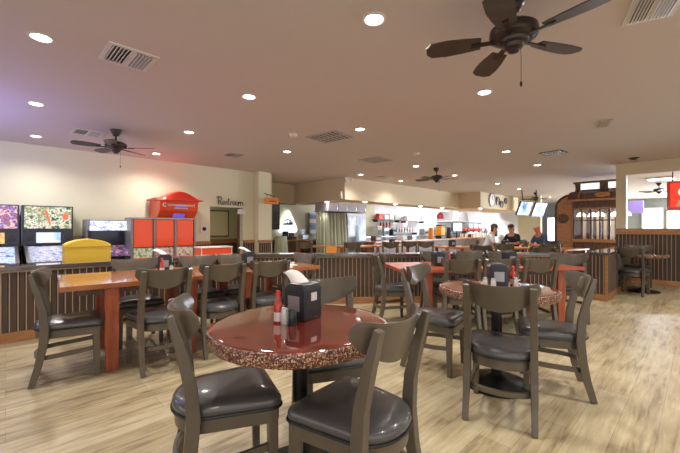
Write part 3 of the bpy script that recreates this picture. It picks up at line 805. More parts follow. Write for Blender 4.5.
# yellow arched cabinet
t = uvthing('game_cabinet', 'yellow cabinet with an arched top behind the left half wall', 'game cabinet', .54, 5.60)
arch = [(0, 0), (.50, 0), (.50, .975)]
for i in range(13):
    a = i/12; arch.append((.50-.50*a, .985 + .075*math.sin(PI*a)**.7 if 0 < a < 1 else .985))
mt = Matrix(((1, 0, 0, 0), (0, 0, 1, 0), (0, 1, 0, 0), (0, 0, 0, 1)))
b = MB(); b.prism(arch, 0, .30, mt); b.build('body', M['yellow'], t, bevel=.008)
b = MB(); b.box(.0, .50, -.006, .006, .955, .963); b.build('seam_strip', mat('ochre_strip', srgb(196, 150, 40), .5), t)
# upright arcade machine
t = uvthing('arcade_machine', 'dark upright arcade machine with a lit blue marquee', 'arcade machine', 1.02, 0)
w = .63
mtx = Matrix(((0, 0, 1, 0), (1, 0, 0, 0), (0, 1, 0, 0), (0, 0, 0, 1)))
side = [(7.15, 0), (7.9, 0), (7.9, 1.36), (7.28, 1.36), (7.30, 1.17), (7.46, 1.14), (7.52, .90), (7.10, .80), (7.05, .74), (7.15, .68)]
for x0 in (0, w-.025):
    b = MB(); b.prism(side, x0, x0+.025, mtx); b.build('side_panel', M['cabinet'] if x0 else mat('pale_cabinet_edge', srgb(150, 150, 150), .5), t)
b = MB(); b.box(.025, w-.025, 7.5, 7.88, 0, 1.35); b.build('cabinet', M['cabinet'], t)
marq = art_mat('blue_white_marquee', [srgb(70, 80, 150), srgb(210, 218, 246), srgb(240, 244, 255), srgb(90, 100, 180), srgb(235, 240, 255)], 12, .7, 3.0)
b = MB(); b.box(.025, w-.025, 7.285, 7.5, 1.165, 1.335); b.build('marquee', marq, t)
b = MB(); b.box(.07, w-.07, 7.49, 7.502, .90, 1.14); b.build('screen', mat('dark_screen', srgb(36, 36, 52), .12), t)
panel = art_mat('purple_control_panel', [srgb(40, 34, 60), srgb(110, 70, 100), srgb(66, 66, 120), srgb(200, 150, 160), srgb(40, 40, 60)], 14, .2, 8.0)
b = MB(); b.prism([(7.06, .72), (7.12, .785), (7.52, .90), (7.5, .72)], .025, w-.025, mtx); b.build('control_panel', panel, t)
for x in (.18, .42):
    b = MB(); b.tube([(x, 7.28, .82), (x, 7.275, .88)], .006, 8); b.ball((x, 7.274, .89), .018, 6); b.build('joystick', M['redcap'], t, smooth=True)
# vending machine with three red panels
t = uvthing('vending_machine', 'grey framed vending machine with three red panels', 'vending machine', 1.60, 0); W = 1.14
b = MB(); b.box(0, W, 7.05, 7.45, 0, .66); b.build('cabinet', M['grey'], t, bevel=.006)
b = MB(); b.box(0, W, 7.10, 7.45, .66, 1.385); b.build('back_cabinet', M['grey'], t)
for i in range(4):
    x = i*(W-.035)/3; b = MB(); b.box(x, x+.035, 7.0, 7.12, .64, 1.39); b.build('frame_post', M['grey'], t, bevel=.004)
b = MB(); b.box(0, W, 7.0, 7.45, 1.375, 1.40); b.build('top_rail', M['silver'], t)
for i in range(3):
    x = .035 + i*(W-.035)/3; wd = (W-.035)/3-.035
    b = MB(); b.box(x+.008, x+wd-.008, 7.01, 7.10, .86, 1.37); b.build('red_panel', M['red'], t, bevel=.015)
    sweets = art_mat('coloured_sweets_%d' % i, [srgb(60, 110, 50), srgb(150, 170, 110), srgb(225, 225, 215), srgb(110, 140, 80)] if i == 0 else [srgb(90, 60, 50), srgb(190, 160, 140), srgb(220, 214, 206), srgb(130, 150, 120)], 22, .08, i*3.1)
    b = MB(); b.box(x+.01, x+wd-.01, 7.03, 7.10, .66, .84); b.build('sweet_window', sweets, t, bevel=.006)
# red crane machine behind it, its hood and white lettering above
t = uvthing('crane_machine', 'tall red game machine with a curved hood and white lettering', 'game machine', 2.10, 0)
b = MB(); b.box(.02, .80, 7.47, 7.95, 0, 1.42); b.build('cabinet', M['redlid'], t)
mt2 = mtx
b = MB(); b.prism([(7.46, 1.42), (7.95, 1.42), (7.95, 1.76), (7.26, 1.76), (7.30, 1.56)], .06, .80, mt2); b.build('head', M['red'], t, bevel=.01)
b = MB(); rows = []
for i in range(15):
    s = i/14; x = .0 + .86*s
    zt = 1.80 + .155*max(0, math.sin(PI*min(1, max(0, (s-.06)/.88))))**1.3
    rows.append([b.bm.verts.new(p) for p in ((x, 7.16, 1.755), (x, 7.20, zt-.02), (x, 7.30, zt), (x, 7.95, max(1.80, zt-.03)), (x, 7.95, 1.755))])
for a, c in zip(rows, rows[1:]):
    for k in range(5): b.face([a[k], a[(k+1) % 5], c[(k+1) % 5], c[k]])
b.face(rows[0][::-1]); b.face(rows[-1])
b.build('hood', M['redlid'], t, smooth=True)
b = MB(); b.prism([(7.26, 1.66), (7.42, 1.42), (7.46, 1.42), (7.30, 1.68)], .34, .56, mt2); b.build('chute', mat('violet_lit_chute', srgb(110, 80, 150), .3, emit=srgb(120, 90, 200), estr=.5), t)
b = MB()                                # white lettering, not legible in the photograph: a round capital and a run of small strokes
def ring(cx, cz, r0, r1, y0, n=16, a0=.7, a1=5.6):
    for i in range(n):
        aa, ab = a0+(a1-a0)*i/n, a0+(a1-a0)*(i+1)/n
        b.prism([(y0-.006, 0), (y0, 0), (y0, .001), (y0-.006, .001)], 0, .001, mt2) if False else None
        pts = [(cx+r0*math.cos(aa), cz+r0*math.sin(aa)), (cx+r1*math.cos(aa), cz+r1*math.sin(aa)), (cx+r1*math.cos(ab), cz+r1*math.sin(ab)), (cx+r0*math.cos(ab), cz+r0*math.sin(ab))]
        b.prism(pts, y0-.008, y0, mt)
ring(.14, 1.665, .022, .040, 7.268)
x = .20
rr = random.Random(4)
while x < .72:
    if rr.random() < .55: ring(x+.012, 1.665, .008, .019, 7.268, 10, 0, 6.28); x += .04
    else: b.box(x, x+.010, 7.26, 7.268, 1.640, 1.640+rr.choice((.05, .066))); x += .024
x = .32
while x < .60:
    b.box(x, x+.012, 7.27, 7.278, 1.590, 1.618); x += .028
b.build('lettering', M['label'], t)
# low red box with white edge
t = uvthing('game_cabinet', 'low red cabinet with a white edge behind the left half wall', 'game cabinet', 2.44, 6.0)
b = MB(); b.box(0, .57, 0, .30, 0, .86); b.build('body', M['red'], t, bevel=.006)
b = MB(); b.box(-.01, .58, -.012, .31, .855, .875); b.build('top_edge', M['label'], t)
b = MB(); b.box(.0, .012, -.008, .0, .55, .86); b.box(.558, .57, -.008, .0, .55, .86); b.build('side_edge', M['label'], t)
# thermostat plate and the restroom lettering on the wall
t = thing('wall_switch', 'white wall plate with a dark round dial left of the restroom doorway', 'wall switch', VP(204, 8.0, 1.19), ROT)
b = MB(); b.box(-.09, .09, -.015, 0, -.09, .09); b.build('plate', M['label'], t, bevel=.006)
b = MB(); b.lathe([(.045, 0), (.045, .012), (.035, .018)], 18, Matrix.Translation((0, -.014, 0)) @ Matrix.Rotation(PI/2, 4, 'X')); b.build('dial', M['black_ink'], t, smooth=True)
def text(s, loc, size, m, rz, shear=0, ext=.004, parent=None, name='lettering'):
    c = bpy.data.curves.new(name, 'FONT'); c.body = s; c.size = size; c.shear = shear; c.extrude = ext; c.align_x = 'CENTER'; c.align_y = 'CENTER'
    c.materials.append(m)
    tmp = bpy.data.objects.new(name, c); COL.objects.link(tmp)
    dg = bpy.context.evaluated_depsgraph_get(); me = bpy.data.meshes.new_from_object(tmp.evaluated_get(dg))
    bpy.data.objects.remove(tmp)
    o = bpy.data.objects.new(name, me); COL.objects.link(o)
    o.rotation_euler = (PI/2, 0, rz); o.location = loc
    if parent: o.parent = parent
    return o
# hand-lettered strokes: "Restroom"
def script_word():
    b = MB(); x = 0
    def st(pts, r=.009): b.tube([(p[0], 0, p[1]) for p in pts], r, 6)
    arc = lambda cx, cz, rx, rz, a0, a1, n=10: [(cx+rx*math.cos(a0+(a1-a0)*i/n), cz+rz*math.sin(a0+(a1-a0)*i/n)) for i in range(n+1)]
    st([(-.02, .27), (.03, .31), (.04, .0)], .010)                                   # R
    st(arc(.07, .235, .085, .085, 2.6, -1.5) + [(.06, .15), (.15, .0), (.19, .02)], .010)
    st([(.18, .06)] + arc(.225, .075, .04, .075, -.1, 5.0) + [(.27, .02)])           # e
    st([(.27, .02), (.32, .15), (.345, .10), (.34, .02), (.30, .01)])                # s
    st([(.40, .27), (.385, .04), (.42, 0), (.45, .03)]); st([(.34, .19), (.46, .21)])  # t
    st([(.47, .0), (.48, .14), (.52, .15), (.55, .12)])                              # r
    st(arc(.60, .075, .045, .075, 0, 6.28, 12)); st(arc(.71, .075, .045, .075, 0, 6.28, 12))   # oo
    st([(.64, .13), (.67, .12)])
    st([(.77, .0), (.78, .14)]); st([(.78, .08), (.82, .15), (.85, .12), (.85, .0)]); st([(.85, .08), (.89, .15), (.93, .12), (.94, .02), (.99, .04)])  # m
    return b
o = script_word().build('wall_lettering', M['black_ink'], loc=VP(217.5, 7.985, 1.2+24*8.3/F), rotz=ROT)
o.scale = (.70, 1, .62)
tag(o, 'black hand-lettered word on the cream wall above the restroom doorway', 'wall lettering')
# framed board inside the hall
t = thing('framed_board', 'framed pale board hanging in the hall behind the doorway', 'framed board', VP(218, 9.03, 1.33), ROT)
b = MB(); b.box(-.30, .30, -.02, 0, -.35, .36); b.build('frame', M['wooddark'], t)
b = MB(); b.box(-.27, .27, -.028, -.02, -.32, .33); b.build('panel', mat('cream_board', srgb(224, 214, 172), .6), t)
b = MB(); b.box(-.11, .11, -.02, .0, -.06, .06)
tag(b.build('exit_plate', M['label'], loc=VP(241.5, 7.98, 1.62), rotz=ROT), 'small white plate at the top right of the doorway', 'sign')
# hanging wooden sign on the pillar
t = thing('hanging_sign', 'orange wooden sign hanging from a bracket on the pillar', 'sign', VP(267, 7.72, 0), 0)
zc = 1.2 + 27*9.2/F
b = MB(); b.box(-.06, .30, -.02, .02, zc-.09, zc+.07); b.build('board', M['orange'], t, bevel=.005)
b = MB(); b.tube([(-.06, 0, zc+.20), (-.03, 0, zc+.17), (.20, 0, zc+.10)], .012, 6); b.tube([(0, 0, zc+.06), (0, 0, zc+.17)], .006, 6); b.tube([(.18, 0, zc+.06), (.18, 0, zc+.11)], .006, 6); b.build('bracket', M['bronze'], t)
b = MB(); b.box(.06, .24, -.024, -.02, zc-.03, zc-.005); b.build('mark', M['wooddark'], t)

# ------------------------------------------------------------------ bar corner behind the half wall
t = thing('neon_sign', 'glowing white rounded triangle sign on the back wall', 'neon sign', VP(287, 9.84, 0), ROT)
zc = 1.2 + 8*12.2/F
tri = []
for (cx, cz, a0) in ((-.27, -.30, PI*7/6-.35), (.27, -.30, -PI/2), (0, .22, PI/6-.1)):
    for i in range(6):
        a = a0 + (2*PI/3)*i/5*.95; tri.append((cx + .10*math.cos(a), zc + cz + .10*math.sin(a)))
b = MB(); b.prism(tri, -.05, -.01, mt); b.build('lit_panel', M['neon'], t)
b = MB()
for i in range(len(tri)): pass
b.tube([(p[0]*1.04, -.05, zc+(p[1]-zc)*1.04) for p in tri + tri[:1]], .014, 6); b.build('tube_border', M['neon'], t)
b = MB()
rr = random.Random(2); x = -.19
while x < .20:
    hgt = rr.choice((.08, .13, .20)); b.tube([(x, -.055, zc-.16), (x+.02, -.055, zc-.16+hgt), (x+.035, -.055, zc-.15)], .017, 5); x += .05
b.tube([(-.14, -.055, zc-.02), (.0, -.055, zc+.04), (.10, -.055, zc-.02)], .017, 5)
b.build('lettering', M['black_ink'], t)
# strip rail above the sign
b = MB(); b.box(-.5, .5, -.03, .03, -.025, .025)
tag(b.build('track_rail', M['black_ink'], loc=VP(283, 9.5, 1.2+24.5*11.7/F), rotz=ROT), 'dark rail hanging above the glowing triangle sign', 'rail')
b = MB(); b.box(-.12, .12, -.05, .05, -.42, .42)
tag(b.build('dark_banner', M['cabinet'], loc=VP(275.5, 9.0, 1.2+12*11.1/F), rotz=ROT), 'tall dark banner hanging beside the pillar', 'banner')
# wall rack with papers
t = thing('paper_rack', 'grey wall rack of papers left of the green curtain', 'rack', VP(312, 9.86, 0), ROT)
b = MB(); b.box(-.17, .17, -.04, 0, .9, 1.78); b.build('board', M['grey'], t)
for i in range(4):
    b = MB(); b.box(-.14, .14, -.06, -.04, 1.02+.19*i, 1.15+.19*i); b.build('paper', M['cab_blue'] if i % 2 else M['label'], t)
# green curtain
t = thing('curtain', 'grey-green curtain hanging in folds beside the steel fridge', 'curtain', UV(7.40, 8.08), ROT)
b = MB(); n = 96; lo = []; hi = []
for i in range(n+1):
    s = i/n; x = -.62 + 1.22*s
    y = .035*math.sin(s*50) + .012*math.sin(s*117)
    lo.append(b.bm.verts.new((x + .12*s, y*1.4, .12))); hi.append(b.bm.verts.new((x, y, 1.70)))
for i in range(n): b.face([lo[i], lo[i+1], hi[i+1], hi[i]])
o = b.build('cloth', M['greencloth'], t, smooth=True); sm = o.modifiers.new('solid', 'SOLIDIFY'); sm.thickness = .006
b = MB(); b.tube([(-.7, 0, 1.71), (.66, 0, 1.71)], .014, 8); b.build('rod', M['bronze'], t)
# steel fridge
t = thing('fridge', 'tall stainless steel fridge with two doors under the soffit', 'fridge', VP(356, 8.2, 0), ROT)
b = MB(); b.box(-.46, .46, 0, .75, .08, 1.72); b.build('body', M['steel'], t, bevel=.01)
for s in (-1, 1):
    b = MB(); b.box(-.45 if s < 0 else .006, -.006 if s < 0 else .45, -.045, 0, .12, 1.60); d = b.build('door', M['steel'], t, bevel=.008)
    b = MB(); b.tube([(s*.05, -.075, .8), (s*.05, -.075, 1.3)], .012, 8); b.build('handle', M['chrome'], d, smooth=True)
b = MB(); b.box(-.45, .45, -.03, 0, 1.61, 1.70); b.build('vent_panel', M['grey'], t)
for x in (-.4, .4):
    b = MB(); b.box(x-.03, x+.03, .05, .7, 0, .08); b.build('foot', M['blackp'], t)
t = thing('upper_cabinet', 'row of lavender grey wall cabinets above the steel fridge', 'cabinet', VP(345, 8.0, 0), ROT)
b = MB(); b.box(-.75, 1.0, 0, .6, 1.74, 2.01); b.build('body', M['cab_grey'], t)
for i in range(4):
    b = MB(); b.box(-.745+.4375*i, -.745+.4375*i+.43, -.025, 0, 1.75, 2.01); d = b.build('door', M['cab_grey'], t, bevel=.004)
    b = MB(); b.box(-.40+.4375*i, -.385+.4375*i, -.045, -.025, 1.80, 1.88); b.build('handle', M['chrome'], d)
t = thing('kitchen_range', 'dark cooking range behind the yellow drink dispenser', 'range', VP(454, 9.0, 0), ROT)
b = MB(); b.box(-.85, .9, 0, .7, .05, .92); b.build('body', M['cabinet'], t, bevel=.01)
b = MB(); b.box(-.85, .9, .55, .7, .92, 1.28); b.build('backsplash', M['steel'], t)
for i in range(6):
    b = MB(); b.lathe([(.035, 0), (.03, .03)], 12, Matrix.Translation((-.7+.28*i, 0, .86)) @ Matrix.Rotation(PI/2, 4, 'X')); b.build('knob', M['chrome'], t)
for i in range(2):
    b = MB(); b.box(-.80+.86*i, -.80+.86*i+.80, -.03, 0, .2, .76); d = b.build('oven_door', M['blackp'], t, bevel=.006)
    b = MB(); b.tube([(-.72+.86*i, -.06, .70), (-.08+.86*i, -.06, .70)], .014, 8); b.build('handle', M['chrome'], d)
for i in range(4):
    b = MB(); b.box(-.80+.42*i, -.80+.42*i+.38, .06, .5, .92, .95); b.build('burner_grate', M['iron'], t)
for x, r, h in ((-.5, .15, .22), (.1, .13, .16), (.6, .16, .26)):
    q = VP(454, 9.0, .95) + d_u*x + d_v*.28
    p_ = thing('cooking_pot', ('tall steel pot on the left of the dark cooking range', 'low steel pot in the middle of the dark cooking range', 'large steel pot on the right of the dark cooking range')[int(x > -.4) + int(x > .3)], 'pot', q, ROT, 'pots on the range')
    b = MB(); b.lathe([(r*.95, 0), (r, .01), (r, h), (r*.94, h), (r*.9, .02)], 20); b.build('pot_body', M['steel'], p_, smooth=True)
    for sg in (-1, 1):
        b = MB(); b.tube([(sg*r, -.04, h*.75), (sg*(r+.04), -.03, h*.75), (sg*(r+.04), .03, h*.75), (sg*r, .04, h*.75)], .008, 6); b.build('handle', M['chrome'], p_)
# small screen over the fridge
def steel_door(px, v, z0, z1, w, label):
    b = MB(); b.box(-w/2, w/2, -.05, .05, z0, z1)
    return tag(b.build('steel_panel', M['steel'], loc=VP(px, v, 0), rotz=ROT, bevel=.006), label, 'panel')
# wall shelves with boxes and bottles
def shelf(px, v, z, w, label, mm='wooddark'):
    t = thing('wall_shelf', label, 'shelf', VP(px, v, z), ROT, 'kitchen wall shelves')
    b = MB(); b.box(-w/2, w/2, -.15, .15, -.035, 0); b.build('board', M[mm], t)
    for x in (-w/2+.1, w/2-.1):
        b = MB(); b.box(x-.015, x+.015, -.12, .15, -.12, -.035); b.build('bracket', M['bronze'], t)
    return t
BOX = [None]
def boxes_on(px0, px1, v, z, n, labels, mats_, h=(.2, .32), group='boxes on the kitchen shelf'):
    for i in range(n):
        px = px0 + (px1-px0)*(i+.5)/n; p = VP(px, v, z)
        q0 = VP(px0 + (px1-px0)*i/n, v); q1 = VP(px0 + (px1-px0)*(i+1)/n, v); w = (q1-q0).length*.82
        hh = random.uniform(*h)
        b = MB(); b.box(-w/2, w/2, -.11, .11, 0, hh)
        tag(b.build('storage_box', M[mats_[i % len(mats_)]], loc=p, rotz=ROT, bevel=.005), labels[i], 'box', group)
shelf(387, 9.7, 1.60, 1.7, 'dark wall shelf holding red and pale boxes beside the fridge')
boxes_on(377, 398, 9.7, 1.60, 4, ['red box at the left end of the dark shelf by the fridge', 'pale grey box second from the left on the dark shelf by the fridge', 'white box third from the left on the dark shelf by the fridge', 'grey box at the right end of the dark shelf by the fridge'], ['redlid', 'silver', 'label', 'silver'])
shelf(413, 9.7, 1.58, 1.7, 'wall shelf with white boxes right of the dark shelf', 'grey')
boxes_on(405, 424, 9.7, 1.58, 4, ['white box furthest left on the grey shelf', 'pale box second on the grey shelf', 'white box third on the grey shelf', 'pale box furthest right on the grey shelf'], ['label', 'white', 'label', 'silver'], (.18, .3))
BT = {}
def bottle(px, v, z, label, m, k=1.0, group='bottles behind the bar'):
    if m not in BT:
        b = MB(); b.lathe([(.038, 0), (.04, .01), (.04, .17), (.03, .21), (.014, .24), (.013, .30), (.016, .305), (.016, .32)], 14)
        o = b.build('bottle', M[m], smooth=True); BT[m] = o
    else:
        o = BT[m].copy(); COL.objects.link(o)
    o.location = VP(px, v, z); o.scale = (k, k, k); tag(o, label, 'bottle', group)
rk = thing('hanging_rack', 'wall rack holding a row of red bottles below the dark shelf', 'rack', VP(385, 9.75, 1.24), ROT)
b = MB(); b.box(-.55, .55, -.08, .08, -.02, 0); b.build('board', M['woodmid'], rk)
for i, nm in enumerate(('first', 'second', 'third', 'fourth')):
    bottle(380.5 + 3.1*i, 9.75, 1.24, '%s red bottle from the left in the rack below the dark shelf' % nm, 'sauce', .95, 'red bottles on the rack')
shelf(404.5, 9.75, 1.03, 1.9, 'long bottle shelf under the small pink lit sign', 'silver')
names = ('leftmost', 'second', 'third', 'fourth', 'fifth', 'sixth', 'rightmost')
for i, nm in enumerate(names):
    bottle(396.5 + 2.7*i, 9.75, 1.03, '%s bottle on the shelf below the pink lit sign' % nm, ('bottle_brown', 'bottle_green', 'sauce')[i % 3], .75)
t = thing('lit_sign', 'small round pink and white lit sign above the bottle shelf', 'sign', VP(405.5, 9.85, 1.46), ROT)
b = MB(); b.lathe([(.15, -.03), (.17, -.02), (.17, 0)], 24, Matrix.Rotation(-PI/2, 4, 'X') @ Matrix.Scale(-1, 4, (0, 0, 1))); b.build('disc', M['pink'], t)
b = MB(); b.lathe([(.10, -.04), (.10, -.03)], 24, Matrix.Rotation(-PI/2, 4, 'X') @ Matrix.Scale(-1, 4, (0, 0, 1))); b.build('centre', M['neon'], t)
# counter along the back with equipment
t = uvthing('back_counter', 'stainless back counter below the kitchen shelves', 'counter', 8.9, 9.25)
b = MB(); b.box(0, 7.0, 0, .6, .02, .84); b.build('body', M['steel'], t)
b = MB(); b.box(-.02, 7.02, -.03, .6, .84, .88); b.build('worktop', M['chrome'], t)
for px, nm, m, sz in ((377, 'white coffee maker on the back counter right of the fridge', 'white', (.3, .42)), (384, 'glass fronted appliance on the back counter beside the coffee maker', 'silver', (.34, .36)),
                     (392, 'dark appliance on the back counter below the red bottles', 'blackp', (.3, .28)), (424, 'pale machine on the back counter below the white boxes', 'silver', (.4, .3))):
    t = thing('kitchen_appliance', nm, 'appliance', VP(px, 9.5, .88), ROT, 'appliances on the back counter')
    b = MB(); b.box(-sz[0]/2, sz[0]/2, -.16, .16, 0, sz[1]); b.build('body', M[m], t, bevel=.02)
    b = MB(); b.box(-sz[0]/2+.04, sz[0]/2-.04, -.175, -.16, .06, sz[1]*.6); b.build('front_panel', M['blackp'] if m != 'blackp' else M['silver'], t, bevel=.006)
    b = MB(); b.lathe([(.05, 0), (.06, .03), (.03, .05)], 12, Matrix.Translation((0, 0, sz[1]))); b.build('lid', M['chrome'], t, smooth=True)
# order counter line in front of the kitchen, under the soffit
t = uvthing('serving_counter', 'low serving counter below the kitchen soffit', 'counter', 8.6, 7.35)
b = MB(); b.box(0, 8.2, 0, .45, 0, .74); b.build('body', M['wooddark'], t)
b = MB(); b.box(-.02, 8.22, -.08, .5, .74, .78); b.build('worktop', M['woodtable'], t)
# hanging heat lamp, hood, monitor, drink tower, mixer etc.
t = thing('heat_lamp', 'red heat lamp hanging below the soffit over the drink tower', 'lamp', VP(440, 7.5, 0), ROT)
zc = 1.2 + 15*12.5/F
b = MB(); b.lathe([(.15, -.14), (.14, 0), (.10, .08), (.03, .13)], 20, Matrix.Translation((0, 0, zc))); b.build('lamp_shade', mat('crimson_shade', srgb(170, 40, 70), .3), t, smooth=True)
b = MB(); b.lathe([(.07, -.13), (.07, -.12)], 16, Matrix.Translation((0, 0, zc))); b.build('bulb', M['pink'], t)
b = MB(); b.tube([(0, 0, zc+.12), (0, 0, 2.02)], .01, 6); b.build('cord', M['blackp'], t)
t = thing('drink_tower', 'tall yellow drink dispenser on the serving counter', 'drink dispenser', VP(440.5, 7.55, .78), ROT)
b = MB(); b.box(-.17, .17, -.14, .14, 0, .12); b.build('base', M['blackp'], t, bevel=.01)
b = MB(); b.box(-.16, .16, -.13, .13, .12, .52); b.build('tank', M['amber'], t, bevel=.02)
b = MB(); b.box(-.17, .17, -.14, .14, .52, .58); b.build('lid', M['blackp'], t, bevel=.01)
b = MB(); b.lathe([(.015, 0), (.02, .06)], 10, Matrix.Translation((0, -.14, .14)) @ Matrix.Rotation(PI/2, 4, 'X')); b.build('tap', M['chrome'], t)
t = thing('order_monitor', 'small lit monitor above the serving counter', 'monitor', VP(457, 7.5, 1.25), ROT-.3)
b = MB(); b.box(-.28, .28, -.03, .05, -.18, .2); b.build('housing', M['blackp'], t, bevel=.01)
b = MB(); b.box(-.25, .25, -.036, -.03, -.15, .17); b.build('screen', art_mat('blue_monitor', [srgb(70, 120, 170), srgb(150, 210, 240), srgb(235, 248, 255)], 3, 1.3, 2), t)
b = MB(); b.tube([(0, .02, -.18), (0, .02, -.47)], .03, 8); b.build('stand', M['blackp'], t)
t = thing('range_hood', 'grey sloped extraction hood on the kitchen wall', 'range hood', VP(452, 9.5, 0), ROT)
b = MB(); b.prism([(-.9, 1.62), (.9, 1.62), (.7, 2.1), (-.7, 2.1)], -.5, .38, mt); b.build('hood_shell', M['grey'], t)
b = MB(); b.box(-.9, .9, -.53, .38, 1.55, 1.62); b.build('lip', M['chrome'], t)
# shelf line with pans
t = thing('pot_rail', 'long dark rail across the bright kitchen opening', 'rail', VP(470, 8.6, 0), ROT)
b = MB(); b.tube([(-1.6, 0, 1.50), (3.0, 0, 1.50)], .02, 8); b.build('bar', M['bronze'], t)
for x in (-1.2, 2.6):
    b = MB(); b.tube([(x, 0, 1.5), (x, 0, 2.65)], .008, 6); b.build('hanger', M['bronze'], t)
for i, (px, lab) in enumerate(((468, 'pan hanging third from the right on the dark kitchen rail'), (473, 'pan hanging second from the right on the dark kitchen rail'), (478, 'pan hanging furthest right on the dark kitchen rail'))):
    p = thing('frying_pan', lab, 'pan', VP(px, 8.6, 1.12), ROT, 'pans on the kitchen rail')
    b = MB(); b.lathe([(.10, 0), (.13, .035), (.125, .035), (.098, .006)], 18, Matrix.Rotation(PI/2, 4, 'X')); b.build('pan_body', M['iron'], p, smooth=True)
    b = MB(); b.box(-.012, .012, -.02, -.005, .12, .37); b.build('handle', M['iron'], p)
for px, lab, m in ((431, 'tan jar stack left of the yellow drink dispenser', 'orange'), (449, 'dark jar beside the yellow drink dispenser', 'blackp')):
    b = MB(); b.lathe([(.10, 0), (.11, .02), (.11, .36), (.08, .42), (.08, .46)], 16)
    tag(b.build('storage_jar', M[m], smooth=True, loc=VP(px, 7.6, .78)), lab, 'jar', 'jars on the serving counter')

t = thing('pass_shelf', 'dark shelf of plates across the kitchen opening, right of the small monitor', 'shelf', VP(472, 8.1), ROT)
b = MB(); b.box(-.9, 1.6, -.15, .15, 1.06, 1.09); b.build('board', M['bronze'], t)
for x in (-.85, 1.55):
    b = MB(); b.box(x-.02, x+.02, -.12, .12, 0, 1.06); b.build('post', M['bronze'], t)
cn = ('first', 'second', 'third', 'fourth', 'fifth', 'sixth', 'seventh', 'eighth')
b = MB(); b.lathe([(.05, 0), (.09, .01), (.10, .10), (.10, .115), (.02, .115)], 16); pl0 = b.build('plate_stack', M['redlid'], smooth=True)
for i in range(8):
    o = pl0 if i == 0 else pl0.copy()
    if i: COL.objects.link(o)
    o.location = VP(464.5 + 2.9*i, 8.1, 1.09); tag(o, '%s dark red bowl from the left on the kitchen pass shelf' % cn[i], 'bowl', 'bowls on the pass shelf')
b = MB(); b.lathe([(.05, 0), (.06, .01), (.07, .19), (.065, .19), (.05, .03)], 14); cp0 = b.build('tumbler', M['label'], smooth=True)
for i in range(8):
    o = cp0 if i == 0 else cp0.copy()
    if i: COL.objects.link(o)
    o.location = VP(462 + 4.4*i, 7.55, .78); tag(o, '%s pale tumbler from the left on the right half of the serving counter' % cn[i], 'tumbler', 'tumblers on the serving counter')
for i, (px, lab, m) in enumerate(((470, 'dark till standing on the serving counter before the pass shelf', 'blackp'), (484, 'steel urn standing at the right part of the serving counter', 'steel'), (495, 'dark coffee grinder near the right end of the serving counter', 'blackp'), (412, 'silver toaster on the serving counter below the pink sign', 'silver'), (402, 'white napkin holder on the serving counter below the bottles', 'label'), (376, 'small dark box on the serving counter next to the fridge', 'wooddark'))):
    t = thing(('till', 'urn', 'coffee_grinder', 'toaster', 'napkin_holder', 'storage_box')[i], lab, ('till', 'urn', 'grinder', 'toaster', 'napkin holder', 'box')[i], VP(px, 7.62, .78), ROT)
    if i in (1, 2):
        b = MB(); b.lathe([(.11, 0), (.12, .02), (.12, .30), (.08, .36), (.03, .40)], 18); b.build('body', M[m], t, smooth=True)
        b = MB(); b.lathe([(.03, .40), (.035, .43), (.01, .45)], 12); b.build('lid', M['chrome'], t, smooth=True)
    else:
        b = MB(); b.box(-.15, .15, -.11, .11, 0, .17); b.build('body', M[m], t, bevel=.02)
        b = MB(); b.box(-.12, .12, -.12, -.11, .04, .12); b.build('front_panel', M['silver'] if m == 'blackp' else M['blackp'], t)
# dispensers on the back tables
for px, d, lab in ((555, 8.3, 'napkin dispenser on the table before the wooden trolley'), (505, 8.7, 'napkin dispenser on the pale table beside the seated guests'), (452, 9.1, 'napkin dispenser on the orange table below the small lit monitor'), (392, 9.8, 'napkin dispenser on the orange table before the bottle racks')):
    q = P(px, d, .73); dispenser(q.x, q.y, .73, .2, lab, False)
# ------------------------------------------------------------------ wall clocks on the far soffit
def clock(px, py, r, label, dark_face):
    d = 14.6; v = 6.03; p = VP(px, v); z = 1.2 + (HOR-py)*p.y/F
    t = thing('wall_clock', label, 'clock', (p.x, p.y, z), ROT, 'round plaques on the far soffit')
    R = Matrix.Rotation(PI/2, 4, 'X')
    b = MB(); b.lathe([(r, 0), (r, .03), (r*.88, .035), (r*.86, .015)], 28, R); b.build('rim', M['blackp'] if dark_face else M['grey'], t, smooth=True)
    b = MB(); b.lathe([(r*.86, .005), (r*.86, .018)], 28, R); b.build('face', M['wooddark'] if dark_face else M['label'], t)
    b = MB(); b.box(-.008, .008, -.026, -.018, 0, r*.6); b.box(0, r*.45, -.026, -.018, -.008, .008); b.build('hand', M['label'] if dark_face else M['black_ink'], t)
clock(492, 200, .29, 'large white faced clock on the far soffit', False)
clock(497.7, 201, .18, 'dark round plaque next to the white clock', True)
clock(501.5, 204.3, .15, 'dark round plaque lowest of the three by the clock', True)
clock(505.5, 201, .13, 'dark round plaque furthest from the white clock', True)

# ------------------------------------------------------------------ hung television screens
def tv(px, py, d, label):
    c = P(px, d, 1.2 + (HOR-py)*d/F)
    t = thing('television', label, 'television', c, math.radians(34), 'televisions hung from the ceiling')
    R = Matrix.Rotation(math.radians(-20), 4, 'X')
    b = MB(); b.box(-.42, .42, 0, .06, -.27, .27, R.inverted()); b.build('housing', M['blackp'], t, bevel=.006)
    b = MB(); b.box(-.40, .40, -.008, 0, -.25, .25, R.inverted()); b.build('screen', M['screen'], t)
    b = MB(); b.tube([(0, .06, .1), (0, .12, CEIL-c.z)], .02, 8); b.build('ceiling_mount', M['blackp'], t)
tv(525, 208.5, 13.2, 'left one of two tilted televisions hung from the ceiling')
tv(539.5, 209.8, 13.0, 'right one of two tilted televisions hung from the ceiling')

